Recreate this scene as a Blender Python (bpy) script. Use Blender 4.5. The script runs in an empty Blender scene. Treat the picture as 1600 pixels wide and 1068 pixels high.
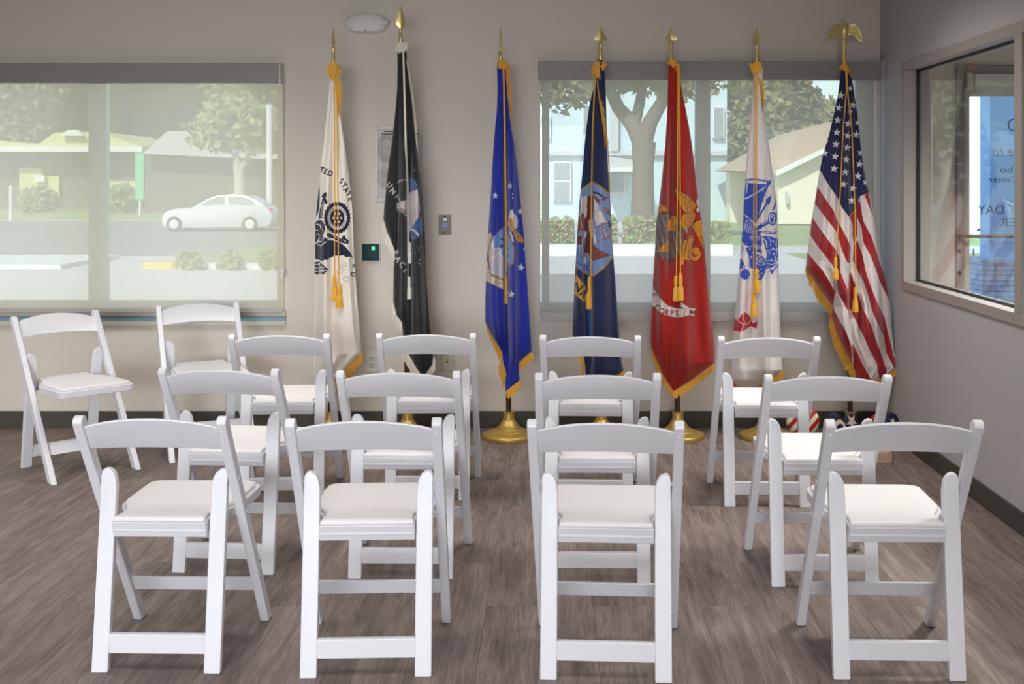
import bpy, bmesh, math, random
import numpy as np
from mathutils import Vector, Matrix

random.seed(7)
rng = np.random.default_rng(7)
SC = bpy.context.scene
COL = SC.collection

# ------------------------------------------------------------------ camera, world, sun, room lamps, exposure
F, PX0, PY0, EYE = 1833.5, 867.3, 283.5, 1.4315      # focal length in pixels, principal point, eye height
WALL = 6.84                                           # distance of the back wall
cam = bpy.data.cameras.new('camera')
cam.sensor_width = 36.0
cam.lens = F / 1600 * 36.0
cam.shift_x = (800 - PX0) / 1600
cam.shift_y = (PY0 - 534) / 1600
cam.clip_end = 500
cam_o = bpy.data.objects.new('camera', cam)
cam_o.location = (0, 0, EYE)
cam_o.rotation_euler = (math.radians(90), 0, 0)
COL.objects.link(cam_o)
SC.camera = cam_o

world = bpy.data.worlds.new('sky')
SC.world = world
world.use_nodes = True
wn = world.node_tree
wn.nodes.clear()
w_out = wn.nodes.new('ShaderNodeOutputWorld')
w_bg = wn.nodes.new('ShaderNodeBackground')
w_sky = wn.nodes.new('ShaderNodeTexSky')
w_sky.sky_type = 'NISHITA'
w_sky.sun_disc = False
w_sky.sun_elevation = math.radians(42)
w_sky.sun_rotation = math.radians(200)
w_bg.inputs['Strength'].default_value = 0.42
wn.links.new(w_sky.outputs[0], w_bg.inputs[0])
wn.links.new(w_bg.outputs[0], w_out.inputs[0])

sun = bpy.data.lights.new('sun', 'SUN')
sun.energy = 8.0
sun.angle = math.radians(0.6)
sun.color = (1.0, 0.96, 0.88)
sun_o = bpy.data.objects.new('sun', sun)
sun_o.rotation_euler = (math.radians(48), 0, math.radians(-20))   # shines from behind the building onto the street
COL.objects.link(sun_o)

CEIL = 2.78
def ceiling_lamp(x, y, sx, sy, power, color):
    l = bpy.data.lights.new('ceiling_lamp', 'AREA')
    l.shape = 'RECTANGLE'; l.size = sx; l.size_y = sy
    l.energy = power; l.color = color; l.spread = math.radians(116)
    o = bpy.data.objects.new('ceiling_lamp', l)
    o.location = (x, y, CEIL - 0.02)
    COL.objects.link(o)
for lx in (-3.6, -1.2, 1.0):
    for ly, pw in ((5.2, 18), (2.4, 12), (-0.6, 12), (-3.2, 14)):
        ceiling_lamp(lx, ly, 0.6, 1.2, pw, (1.0, 0.955, 0.90))
ceiling_lamp(3.0, 4.8, 0.5, 0.9, 95, (1.0, 0.97, 0.90))         # lamp of the entrance lobby
# added soft fill from behind the camera; no window is built there
dl_ = bpy.data.lights.new('rear_fill_light', 'AREA')
dl_.shape = 'RECTANGLE'; dl_.size = 4.6; dl_.size_y = 1.5; dl_.energy = 47; dl_.spread = math.radians(46); dl_.color = (0.90, 0.95, 1.0)
dlo = bpy.data.objects.new('rear_fill_light', dl_)
dlo.location = (-1.6, -4.3, 1.55); dlo.rotation_euler = (math.radians(90 - 11), 0, 0)      # tilted down so the top of the wall stays darker
COL.objects.link(dlo)

SC.view_settings.view_transform = 'Standard'
SC.view_settings.look = 'None'
SC.view_settings.gamma = 1.0
SC.view_settings.use_curve_mapping = False
SC.view_settings.exposure = 0.0

# ------------------------------------------------------------------ helpers
def lin(c):
    return tuple(((v / 255) / 12.92 if v / 255 <= 0.04045 else ((v / 255 + 0.055) / 1.055) ** 2.4) for v in c)

def at(px, py, y):
    """the point at distance y that the pixel (px, py) of the photograph shows"""
    return Vector(((px - PX0) * y / F, y, EYE - (py - PY0) * y / F))

def tag(o, label=None, cat=None, group=None, kind=None):
    if label: o['label'] = label
    if cat: o['category'] = cat
    if group: o['group'] = group
    if kind: o['kind'] = kind
    return o

def empty(name, loc=(0, 0, 0), rz=0.0):
    o = bpy.data.objects.new(name, None)
    o.location = loc; o.rotation_euler = (0, 0, rz)
    o.empty_display_size = 0.1
    COL.objects.link(o)
    return o

class MB:
    def __init__(s): s.v = []; s.f = []
    def add(s, vs, fs):
        n = len(s.v); s.v += [tuple(v) for v in vs]; s.f += [tuple(i + n for i in f) for f in fs]
        return s
    def box(s, x0, x1, y0, y1, z0, z1):
        return s.add([(x0,y0,z0),(x1,y0,z0),(x1,y1,z0),(x0,y1,z0),(x0,y0,z1),(x1,y0,z1),(x1,y1,z1),(x0,y1,z1)],
                     [(0,3,2,1),(4,5,6,7),(0,1,5,4),(1,2,6,5),(2,3,7,6),(3,0,4,7)])
    def prism(s, pts, a, b, axis='y'):
        """2-D outline extruded from a to b; axis y: pts are (x, z); axis x: pts are (y, z); axis z: pts are (x, y)"""
        n = len(pts)
        def P(p, t):
            return (p[0], t, p[1]) if axis == 'y' else ((t, p[0], p[1]) if axis == 'x' else (p[0], p[1], t))
        vs = [P(p, a) for p in pts] + [P(p, b) for p in pts]
        fs = [tuple(range(n)), tuple(range(2 * n - 1, n - 1, -1))] + [(i, i + n, (i + 1) % n + n, (i + 1) % n) for i in range(n)]
        return s.add(vs, fs)
    def loft(s, rings, close=True, caps=True):
        n = len(rings[0]); vs = [p for r in rings for p in r]; fs = []
        for k in range(len(rings) - 1):
            for i in range(n if close else n - 1):
                j = (i + 1) % n
                fs.append((k * n + i, k * n + j, (k + 1) * n + j, (k + 1) * n + i))
        if caps and close:
            fs.append(tuple(range(n - 1, -1, -1))); fs.append(tuple((len(rings) - 1) * n + i for i in range(n)))
        return s.add(vs, fs)
    def lathe(s, prof, seg=32, c=(0, 0, 0), ribs=0, amp=0.0):
        rings = []
        for r, z in prof:
            ring = []
            for i in range(seg):
                a = 2 * math.pi * i / seg
                rr = r * (1 + amp * math.cos(ribs * a)) if ribs else r
                ring.append((c[0] + rr * math.cos(a), c[1] + rr * math.sin(a), c[2] + z))
            rings.append(ring)
        return s.loft(rings)
    def tube(s, path, r, seg=8):
        path = [Vector(p) for p in path]; rings = []
        rad = r if isinstance(r, (list, tuple)) else [r] * len(path)
        for i, p in enumerate(path):
            t = (path[min(i + 1, len(path) - 1)] - path[max(i - 1, 0)]).normalized()
            ref = Vector((0, 1, 0)) if abs(t.y) < 0.9 else Vector((1, 0, 0))
            u = t.cross(ref).normalized(); w = t.cross(u).normalized()
            rings.append([p + (u * math.cos(2 * math.pi * k / seg) + w * math.sin(2 * math.pi * k / seg)) * rad[i] for k in range(seg)])
        return s.loft(rings)
    def sphere(s, c, r, seg=12, rings=8):
        rx, ry, rz = r if isinstance(r, (tuple, list)) else (r, r, r)
        rr = []
        for k in range(rings + 1):
            t = math.pi * (0.02 + 0.96 * k / rings)
            rr.append([(c[0] + rx * math.sin(t) * math.cos(2 * math.pi * i / seg), c[1] + ry * math.sin(t) * math.sin(2 * math.pi * i / seg), c[2] - rz * math.cos(t)) for i in range(seg)])
        return s.loft(rr)
    def build(s, name, m, parent=None, bevel=0, smooth=None, seg=2):
        me = bpy.data.meshes.new(name)
        me.from_pydata(s.v, [], s.f); me.update()
        bm = bmesh.new(); bm.from_mesh(me)
        bmesh.ops.recalc_face_normals(bm, faces=bm.faces)
        bm.to_mesh(me); bm.free()
        o = bpy.data.objects.new(name, me)
        me.materials.append(m)
        COL.objects.link(o)
        if parent: o.parent = parent
        if smooth is not None or bevel:
            me.polygons.foreach_set('use_smooth', [True] * len(me.polygons))
            me.set_sharp_from_angle(angle=math.radians(smooth if smooth is not None else 35))
        if bevel:
            b = o.modifiers.new('bevel', 'BEVEL'); b.width = bevel; b.segments = seg; b.limit_method = 'ANGLE'; b.angle_limit = math.radians(40); b.harden_normals = True
        return o

def copy_tree(o, parent=None):
    c = o.copy(); COL.objects.link(c)
    if parent: c.parent = parent
    for ch in list(o.children): copy_tree(ch, c)
    return c

def rounded(pts, r, n=5):
    """2-D outline with its corners rounded; r one number or one per corner"""
    out = []; N = len(pts)
    for i in range(N):
        p = Vector(pts[i]); a = Vector(pts[i - 1]); b = Vector(pts[(i + 1) % N])
        rr = r[i] if isinstance(r, (list, tuple)) else r
        if rr <= 0: out.append(tuple(p)); continue
        da = (a - p); db = (b - p)
        d = min(rr, da.length * 0.49, db.length * 0.49)
        A = p + da.normalized() * d; B = p + db.normalized() * d
        for k in range(n + 1):
            t = k / n
            out.append(tuple(A * (1 - t) ** 2 + p * 2 * t * (1 - t) + B * t * t))
    return out

# ------------------------------------------------------------------ materials
def mat(name, col, rough=0.5, metal=0.0, spec=0.5, noise=0.0, nscale=20.0, bump=0.0, bscale=200.0, sheen=0.0, stretch=None):
    m = bpy.data.materials.new(name); m.use_nodes = True
    nt = m.node_tree; b = nt.nodes['Principled BSDF']
    b.inputs['Base Color'].default_value = (*col, 1)
    b.inputs['Roughness'].default_value = rough; b.inputs['Metallic'].default_value = metal
    b.inputs['Specular IOR Level'].default_value = spec
    if sheen: b.inputs['Sheen Weight'].default_value = sheen
    tc = nt.nodes.new('ShaderNodeTexCoord')
    src = tc.outputs['Object']
    if stretch:
        mp = nt.nodes.new('ShaderNodeMapping'); mp.inputs['Scale'].default_value = stretch
        nt.links.new(src, mp.inputs[0]); src = mp.outputs[0]
    if noise:
        n = nt.nodes.new('ShaderNodeTexNoise'); n.inputs['Scale'].default_value = nscale; n.inputs['Detail'].default_value = 4
        mx = nt.nodes.new('ShaderNodeMix'); mx.data_type = 'RGBA'
        mx.inputs['A'].default_value = (*[c * (1 - noise) for c in col], 1); mx.inputs['B'].default_value = (*[min(1, c * (1 + noise)) for c in col], 1)
        nt.links.new(src, n.inputs['Vector']); nt.links.new(n.outputs['Fac'], mx.inputs['Factor']); nt.links.new(mx.outputs['Result'], b.inputs['Base Color'])
    if bump:
        n2 = nt.nodes.new('ShaderNodeTexNoise'); n2.inputs['Scale'].default_value = bscale; n2.inputs['Detail'].default_value = 3
        bp = nt.nodes.new('ShaderNodeBump'); bp.inputs['Strength'].default_value = bump; bp.inputs['Distance'].default_value = 0.002
        nt.links.new(src, n2.inputs['Vector']); nt.links.new(n2.outputs['Fac'], bp.inputs['Height']); nt.links.new(bp.outputs[0], b.inputs['Normal'])
    return m

M = {}
M['wall'] = mat('wall_paint', (0.74, 0.675, 0.60), 0.75, spec=0.2, noise=0.015, nscale=3, bump=0.05, bscale=350)
M['wall_cool'] = mat('grey_wall_paint', (0.50, 0.485, 0.49), 0.75, spec=0.2, noise=0.015, nscale=3, bump=0.05, bscale=350)
M['ceiling'] = mat('ceiling_paint', (0.50, 0.49, 0.47), 0.9, noise=0.05, nscale=60)
M['base'] = mat('baseboard_rubber', lin((72, 68, 62)), 0.6, noise=0.05, nscale=8)
M['chair'] = mat('white_resin', (0.80, 0.80, 0.84), 0.33, spec=0.45, noise=0.02, nscale=5, bump=0.05, bscale=120)
M['pad'] = mat('white_vinyl', (0.86, 0.83, 0.84), 0.42, spec=0.4, noise=0.015, nscale=6, bump=0.1, bscale=260)
M['foot'] = mat('grey_foot_rubber', (0.25, 0.25, 0.26), 0.8, noise=0.05)
M['brass'] = mat('brass', (0.80, 0.66, 0.27), 0.30, 0.72, noise=0.06, nscale=30)
M['brass_satin'] = mat('gold_painted_metal', (0.62, 0.42, 0.12), 0.42, 0.75, noise=0.12, nscale=25, bump=0.15, bscale=60)
M['wood_pole'] = mat('dark_oak_pole', (0.045, 0.022, 0.010), 0.35, noise=0.3, nscale=12, stretch=(30, 30, 2))
M['gold'] = mat('gold_fringe', (0.86, 0.42, 0.03), 0.6, noise=0.22, nscale=120, sheen=0.3)
M['silver'] = mat('silver_fringe', (0.86, 0.79, 0.68), 0.6, noise=0.15, nscale=120, sheen=0.3)
M['frame'] = mat('hollow_metal_frame', (0.37, 0.335, 0.315), 0.45, spec=0.4, noise=0.03, nscale=8)
M['fascia'] = mat('shade_fascia', (0.30, 0.28, 0.265), 0.5, noise=0.04, nscale=6)
M['hem'] = mat('shade_hem', (0.50, 0.47, 0.43), 0.5, noise=0.03)
M['winframe'] = mat('window_aluminium', (0.62, 0.62, 0.60), 0.45, 0.2, noise=0.03)
M['sill'] = mat('sill_trim', (0.62, 0.57, 0.49), 0.5, noise=0.03, nscale=10)
M['blue_lit_gap'] = mat('blue_gap_light', (0.22, 0.36, 0.48), 0.35, noise=0.05)  # blue light in the gap under the window, put into the strip's colour
M['white'] = mat('white_plastic', (0.74, 0.73, 0.71), 0.4, noise=0.02)
M['gasket'] = mat('black_gasket', (0.012, 0.013, 0.016), 0.5, noise=0.1)
M['steel'] = mat('brushed_steel', (0.24, 0.215, 0.195), 0.6, 0.15, noise=0.08, nscale=40, stretch=(1, 1, 30))
M['dark'] = mat('dark_plastic', (0.02, 0.02, 0.022), 0.5, noise=0.1)
M['bluejack'] = mat('blue_jack', (0.05, 0.22, 0.55), 0.4, noise=0.1)
M['yellow'] = mat('yellow_jack', (0.55, 0.55, 0.05), 0.4, noise=0.1)
M['keypad'] = mat('dark_blue_panel', (0.014, 0.045, 0.07), 0.55, spec=0.2, noise=0.1)
M['letter'] = mat('grey_vinyl_letters', (0.20, 0.25, 0.30), 0.6, noise=0.05)
M['letter_pale'] = mat('pale_vinyl_letters', (0.46, 0.56, 0.68), 0.6, noise=0.05)
M['door'] = mat('painted_door_metal', (0.60, 0.58, 0.51), 0.45, noise=0.03)

def emit(name, col, s):
    m = bpy.data.materials.new(name); m.use_nodes = True
    b = m.node_tree.nodes['Principled BSDF']
    b.inputs['Base Color'].default_value = (*col, 1)
    b.inputs['Emission Color'].default_value = (*col, 1); b.inputs['Emission Strength'].default_value = s
    return m
M['led'] = emit('green_led', (0.1, 0.9, 0.25), 0.6)

def glass(name, tint=(1, 1, 1), refl=1.0):
    m = bpy.data.materials.new(name); m.use_nodes = True; nt = m.node_tree; nt.nodes.clear()
    o = nt.nodes.new('ShaderNodeOutputMaterial'); mx = nt.nodes.new('ShaderNodeMixShader'); t = nt.nodes.new('ShaderNodeBsdfTransparent'); g = nt.nodes.new('ShaderNodeBsdfGlossy')
    lw = nt.nodes.new('ShaderNodeLayerWeight'); lw.inputs[0].default_value = 0.5
    pw = nt.nodes.new('ShaderNodeMath'); pw.operation = 'POWER'; pw.inputs[1].default_value = 5.0
    ml = nt.nodes.new('ShaderNodeMath'); ml.operation = 'MULTIPLY_ADD'; ml.inputs[1].default_value = 0.96 * refl; ml.inputs[2].default_value = 0.04 * refl
    t.inputs[0].default_value = (*tint, 1); g.inputs['Roughness'].default_value = 0.0
    nt.links.new(lw.outputs['Facing'], pw.inputs[0]); nt.links.new(pw.outputs[0], ml.inputs[0]); nt.links.new(ml.outputs[0], mx.inputs[0]); nt.links.new(t.outputs[0], mx.inputs[1]); nt.links.new(g.outputs[0], mx.inputs[2]); nt.links.new(mx.outputs[0], o.inputs[0])
    return m
M['glass'] = glass('window_glass', (0.93, 0.96, 0.95))
M['glass_in'] = glass('interior_glass', (0.95, 0.98, 0.98), 1.0)
M['glass_door'] = glass('tinted_door_glass', (0.80, 0.90, 1.0))

def shade_mat(name, col, clear):
    """open-weave sun shade: part of the light passes straight through the weave, the threads scatter the rest"""
    m = bpy.data.materials.new(name); m.use_nodes = True; nt = m.node_tree; nt.nodes.clear()
    o = nt.nodes.new('ShaderNodeOutputMaterial'); mx = nt.nodes.new('ShaderNodeMixShader'); mx2 = nt.nodes.new('ShaderNodeMixShader')
    t = nt.nodes.new('ShaderNodeBsdfTransparent'); d = nt.nodes.new('ShaderNodeBsdfDiffuse'); tr = nt.nodes.new('ShaderNodeBsdfTranslucent')
    tc = nt.nodes.new('ShaderNodeTexCoord'); n = nt.nodes.new('ShaderNodeTexNoise'); n.inputs['Scale'].default_value = 2.0
    mc = nt.nodes.new('ShaderNodeMix'); mc.data_type = 'RGBA'
    mc.inputs['A'].default_value = (*[c * 0.985 for c in col], 1); mc.inputs['B'].default_value = (*[c * 1.015 for c in col], 1)
    nt.links.new(tc.outputs['Object'], n.inputs['Vector']); nt.links.new(n.outputs['Fac'], mc.inputs['Factor'])
    for s in (d, tr): nt.links.new(mc.outputs['Result'], s.inputs[0])
    mx2.inputs[0].default_value = 0.5; nt.links.new(d.outputs[0], mx2.inputs[1]); nt.links.new(tr.outputs[0], mx2.inputs[2])
    mx.inputs[0].default_value = 1 - clear
    nt.links.new(t.outputs[0], mx.inputs[1]); nt.links.new(mx2.outputs[0], mx.inputs[2]); nt.links.new(mx.outputs[0], o.inputs[0])
    return m
M['shade'] = shade_mat('sun_shade_weave', (0.95, 0.87, 0.67), 0.20)
M['shade2'] = shade_mat('sun_shade_weave_grey', (0.62, 0.565, 0.46), 0.32)

def floor_mat():
    m = bpy.data.materials.new('vinyl_plank'); m.use_nodes = True; nt = m.node_tree; b = nt.nodes['Principled BSDF']
    L = nt.links.new
    tc = nt.nodes.new('ShaderNodeTexCoord')
    mp = nt.nodes.new('ShaderNodeMapping'); mp.inputs['Rotation'].default_value = (0, 0, math.radians(90)); mp.inputs['Location'].default_value = (0.3, 0.05, 0)
    L(tc.outputs['Object'], mp.inputs[0])
    br = nt.nodes.new('ShaderNodeTexBrick')
    br.inputs['Scale'].default_value = 1.0; br.inputs['Brick Width'].default_value = 1.22; br.inputs['Row Height'].default_value = 0.18
    br.inputs['Mortar Size'].default_value = 0.0012; br.inputs['Mortar Smooth'].default_value = 0.3; br.inputs['Bias'].default_value = 0.0
    br.inputs['Color1'].default_value = (0.0, 0.0, 0.0, 1); br.inputs['Color2'].default_value = (1, 1, 1, 1); br.inputs['Mortar'].default_value = (0.3, 0.3, 0.3, 1)
    br.offset = 0.37
    L(mp.outputs[0], br.inputs['Vector'])
    # grain: noise stretched along each plank, shifted from plank to plank
    sh = nt.nodes.new('ShaderNodeVectorMath'); sh.operation = 'MULTIPLY_ADD'; sh.inputs[1].default_value = (7.0, 3.0, 5.0)
    L(br.outputs['Color'], sh.inputs[0]); L(mp.outputs[0], sh.inputs[2])
    m2 = nt.nodes.new('ShaderNodeMapping'); m2.inputs['Scale'].default_value = (1.6, 22, 1); L(sh.outputs[0], m2.inputs[0])
    n1 = nt.nodes.new('ShaderNodeTexNoise'); n1.inputs['Scale'].default_value = 1.6; n1.inputs['Detail'].default_value = 7; n1.inputs['Roughness'].default_value = 0.62; n1.inputs['Distortion'].default_value = 0.9
    L(m2.outputs[0], n1.inputs['Vector'])
    m3 = nt.nodes.new('ShaderNodeMapping'); m3.inputs['Scale'].default_value = (1.0, 5.0, 1); L(sh.outputs[0], m3.inputs[0])
    n2 = nt.nodes.new('ShaderNodeTexNoise'); n2.inputs['Scale'].default_value = 2.2; n2.inputs['Detail'].default_value = 3; n2.inputs['Distortion'].default_value = 1.2
    L(m3.outputs[0], n2.inputs['Vector'])
    wv = nt.nodes.new('ShaderNodeTexWave'); wv.wave_type = 'BANDS'; wv.bands_direction = 'Y'; wv.inputs['Scale'].default_value = 9; wv.inputs['Distortion'].default_value = 14; wv.inputs['Detail'].default_value = 3; wv.inputs['Detail Scale'].default_value = 1.3
    m4 = nt.nodes.new('ShaderNodeMapping'); m4.inputs['Scale'].default_value = (0.35, 2.2, 1); L(sh.outputs[0], m4.inputs[0]); L(m4.outputs[0], wv.inputs['Vector'])
    a1 = nt.nodes.new('ShaderNodeMath'); a1.operation = 'MULTIPLY_ADD'; a1.inputs[1].default_value = 0.60; L(n1.outputs['Fac'], a1.inputs[0])
    a0 = nt.nodes.new('ShaderNodeMath'); a0.operation = 'MULTIPLY'; a0.inputs[1].default_value = 0.42; L(n2.outputs['Fac'], a0.inputs[0]); L(a0.outputs[0], a1.inputs[2])
    a2 = nt.nodes.new('ShaderNodeMath'); a2.operation = 'MULTIPLY_ADD'; a2.inputs[1].default_value = 0.07; L(wv.outputs['Fac'], a2.inputs[0]); L(a1.outputs[0], a2.inputs[2])
    a3 = nt.nodes.new('ShaderNodeMath'); a3.operation = 'MULTIPLY_ADD'; a3.inputs[1].default_value = 0.055; L(br.outputs['Color'], a3.inputs[0]); L(a2.outputs[0], a3.inputs[2])
    cr = nt.nodes.new('ShaderNodeValToRGB'); e = cr.color_ramp.elements
    e[0].position = 0.36; e[0].color = (0.090, 0.068, 0.060, 1); e[1].position = 0.80; e[1].color = (0.33, 0.270, 0.245, 1)
    k = cr.color_ramp.elements.new(0.56); k.color = (0.188, 0.146, 0.130, 1)
    L(a3.outputs[0], cr.inputs[0])
    mx = nt.nodes.new('ShaderNodeMix'); mx.data_type = 'RGBA'; mx.inputs['B'].default_value = (0.06, 0.048, 0.042, 1)
    sm = nt.nodes.new('ShaderNodeMath'); sm.operation = 'MULTIPLY'; sm.inputs[1].default_value = 0.6; L(br.outputs['Fac'], sm.inputs[0])
    L(sm.outputs[0], mx.inputs['Factor']); L(cr.outputs[0], mx.inputs['A']); L(mx.outputs['Result'], b.inputs['Base Color'])
    b.inputs['Roughness'].default_value = 0.55; b.inputs['Specular IOR Level'].default_value = 0.3
    bp = nt.nodes.new('ShaderNodeBump'); bp.inputs['Strength'].default_value = 0.15; bp.inputs['Distance'].default_value = 0.002; L(n1.outputs['Fac'], bp.inputs['Height']); L(bp.outputs[0], b.inputs['Normal'])
    return m
M['floor'] = floor_mat()

def vcol_mat(name, rough=0.75, sheen=0.25, weave=True):
    m = bpy.data.materials.new(name); m.use_nodes = True; nt = m.node_tree; b = nt.nodes['Principled BSDF']
    a = nt.nodes.new('ShaderNodeAttribute'); a.attribute_name = 'dye'
    nt.links.new(a.outputs['Color'], b.inputs['Base Color'])
    b.inputs['Roughness'].default_value = rough; b.inputs['Sheen Weight'].default_value = sheen; b.inputs['Specular IOR Level'].default_value = 0.3
    if weave:
        tc = nt.nodes.new('ShaderNodeTexCoord'); n = nt.nodes.new('ShaderNodeTexNoise'); n.inputs['Scale'].default_value = 18; n.inputs['Detail'].default_value = 4
        bp = nt.nodes.new('ShaderNodeBump'); bp.inputs['Strength'].default_value = 0.25; bp.inputs['Distance'].default_value = 0.01
        nt.links.new(tc.outputs['Object'], n.inputs['Vector']); nt.links.new(n.outputs['Fac'], bp.inputs['Height']); nt.links.new(bp.outputs[0], b.inputs['Normal'])
    return m
M['flag'] = vcol_mat('dyed_nylon')
M['print'] = vcol_mat('printed_paper', 0.5, 0.0, False)
M['paint'] = vcol_mat('painted_wood', 0.5, 0.0, False)

# ------------------------------------------------------------------ room shell
def struct(o):
    o['kind'] = 'structure'; return o
K = WALL / F
XR = 1.895                      # the right wall
XL, YB, XV = -5.2, -4.6, 4.2    # left wall, wall behind the camera, far side of the lobby
struct(MB().box(XL - .2, XV + .2, YB - .2, WALL + .22, -0.12, 0).build('floor', M['floor']))
struct(MB().box(XL - .2, XV + .2, YB - .2, WALL + .22, CEIL, CEIL + 1.7).build('ceiling', M['ceiling']))  # slab carried far above the ceiling to keep sun off the pillar outside

# openings of the back wall (x0, x1, z0, z1)
LW = (-3.85, -1.597, 0.675, 2.10)
RW = (-0.088, 1.872, 0.665, 2.10)
DR = (2.336, 3.30, 0.0, 2.105)
def wall_with_holes(mb, x0, x1, y0, y1, zt, holes):
    x = x0
    for h in sorted(holes):
        mb.box(x, h[0], y0, y1, 0, zt)
        if h[2] > 0: mb.box(h[0], h[1], y0, y1, 0, h[2])
        mb.box(h[0], h[1], y0, y1, h[3], zt)
        x = h[1]
    mb.box(x, x1, y0, y1, 0, zt)
    return mb
struct(wall_with_holes(MB(), XL - .2, XV, WALL, WALL + .2, CEIL, [LW, RW, DR]).build('wall_back', M['wall']))
# right wall with the interior window
IW = (2.6, 6.40, 0.845, 2.083)   # y0, y1, z0, z1
rw = MB()
rw.box(XR, XR + .125, YB, IW[0], 0, CEIL); rw.box(XR, XR + .125, IW[1], WALL, 0, CEIL)
rw.box(XR, XR + .125, IW[0], IW[1], 0, IW[2]); rw.box(XR, XR + .125, IW[0], IW[1], IW[3], CEIL)
struct(rw.build('wall_right', M['wall_cool']))
struct(MB().box(XL - .2, XL, YB, WALL, 0, CEIL).build('wall_left', M['wall']))
struct(MB().box(XL - .2, XV + .2, YB - .2, YB, 0, CEIL).build('wall_front', M['wall']))
struct(MB().box(XV, XV + .2, YB, WALL + .2, 0, CEIL).build('wall_lobby', M['wall_cool']))
BH = 0.096
struct(MB().box(XL, XR, WALL - .012, WALL, 0, BH).build('baseboard_back', M['base'], bevel=.003))
struct(MB().box(XR - .012, XR, YB, WALL - .012, 0, BH).build('baseboard_right', M['base'], bevel=.003))
struct(MB().box(XL, XL + .012, YB, WALL - .012, 0, BH).build('baseboard_left', M['base'], bevel=.003))

# exterior windows: aluminium frame, mullion, panes
def ext_window(name, op, mull, jamb=None):
    w = struct(empty(name, ((op[0] + op[1]) / 2, WALL + .14, op[2])))
    def rel(mb):
        mb.v = [(x - w.location.x, y - w.location.y, z - w.location.z) for x, y, z in mb.v]; return mb
    y0, y1 = WALL + .11, WALL + .17
    f = MB(); t = .05; jl = jamb or (op[0], op[0] + t, op[1] - t, op[1])
    f.box(jl[0], jl[1], y0, y1, op[2] + t, op[3] - t); f.box(jl[2], jl[3], y0, y1, op[2] + t, op[3] - t)
    f.box(op[0], op[1], y0, y1, op[2], op[2] + t); f.box(op[0], op[1], y0, y1, op[3] - t, op[3])
    rel(f).build('window_frame', M['winframe'], w)
    xs = [op[0]]
    for a, b in mull:
        rel(MB().box(a, b, y0 - .002, y1 + .002, op[2] + t, op[3] - t)).build('mullion', M['winframe'], w, bevel=.004)
        xs += [(a + b) / 2]
    xs.append(op[1])
    for a, b in zip(xs[:-1], xs[1:]):
        rel(MB().box(a, b, WALL + .136, WALL + .142, op[2] + .02, op[3] - .02)).build('pane', M['glass'], w)
    return w
yk = (WALL + .11) / F
ext_window('window_1', LW, [((138 - PX0) * yk, (166 - PX0) * yk)])
ext_window('window_2', RW, [((1087 - PX0) * yk, (1110 - PX0) * yk)], ((846.5 - PX0) * yk, (858 - PX0) * yk, (1337 - PX0) * yk, (1363 - PX0) * yk))

# roller shades hang in front of the openings
def roller_shade(label, x0, x1, zt, zf, zb, zh, m_fab, fx0, fx1):
    r = empty('roller_shade', ((x0 + x1) / 2, WALL, zt))
    tag(r, label, 'window shade', 'roller shades over the windows')
    def rel(mb):
        mb.v = [(x - r.location.x, y - r.location.y, z - r.location.z) for x, y, z in mb.v]; return mb
    rel(MB().box(x0, x1, WALL - .085, WALL - .001, zf, zt)).build('fascia', M['fascia'], r, bevel=.003)
    rel(MB().box(x1 - .004, x1 + .002, WALL - .09, WALL - .001, zf - .004, zt + .004)).build('end_cap', M['winframe'], r)
    f = MB(); n = 24                      # the cloth, with a very slight belly
    for k in range(n):
        xa, xb = fx0 + (fx1 - fx0) * k / n, fx0 + (fx1 - fx0) * (k + 1) / n
        def yy(x): return WALL - .03 - .004 * math.sin((x - fx0) / (fx1 - fx0) * math.pi * 3)
        f.add([(xa, yy(xa), zb), (xb, yy(xb), zb), (xb, yy(xb), zf + .01), (xa, yy(xa), zf + .01)], [(0, 1, 2, 3)])
    o = rel(f).build('shade_cloth', m_fab, r, smooth=60)
    rel(MB().box(fx0, fx1, WALL - .042, WALL - .02, zh, zb)).build('hem_bar', M['hem'], r, bevel=.006)
    return r, rel
def zpx(py, y=WALL): return EYE - (py - PY0) * y / F
def xpx(px, y=WALL): return (px - PX0) * y / F
yf_ = WALL - .085; ys_ = WALL - .03
r1, rel1 = roller_shade('beige see-through roller shade over the left window facing the street with the parked car',
    -3.9, xpx(437.5, yf_), zpx(99, yf_), zpx(129, yf_), zpx(481, ys_), zpx(488, ys_), M['shade'], -3.84, xpx(443, ys_))
# beaded pull chain at the right edge
ch = MB()
ch.tube([(xpx(441, WALL - .05), WALL - .05, zpx(125)), (xpx(444.5, WALL - .05), WALL - .05, zpx(430))], .0022, 6)
ch.tube([(xpx(442.3, WALL - .04), WALL - .04, zpx(125)), (xpx(445.3, WALL - .04), WALL - .04, zpx(430))], .0022, 6)
ch.box(xpx(442.5), xpx(446.5), WALL - .056, WALL - .034, zpx(432), zpx(418))
rel1(ch).build('pull_chain', M['winframe'], r1)
r2, rel2 = roller_shade('grey see-through roller shade over the right window, behind the four right-hand flags',
    xpx(841, yf_), XR - .004, zpx(95, yf_), zpx(124, yf_), zpx(487, ys_), zpx(502, ys_), M['shade2'], xpx(846.3, ys_), xpx(1362.5, ys_))
# sill trims under the left window, with the lit gap between them
struct(MB().box(LW[0] - .05, LW[1] + .03, WALL - .022, WALL + .11, zpx(493), zpx(484)).build('trim_1', M['sill'], bevel=.003))
struct(MB().box(LW[0] - .05, LW[1] + .03, WALL - .012, WALL, zpx(501), zpx(493.5)).build('lit_gap_strip', M['blue_lit_gap']))
struct(MB().box(LW[0] - .05, LW[1] + .03, WALL - .022, WALL, zpx(508), zpx(501)).build('trim_3', M['sill'], bevel=.002))

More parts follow.
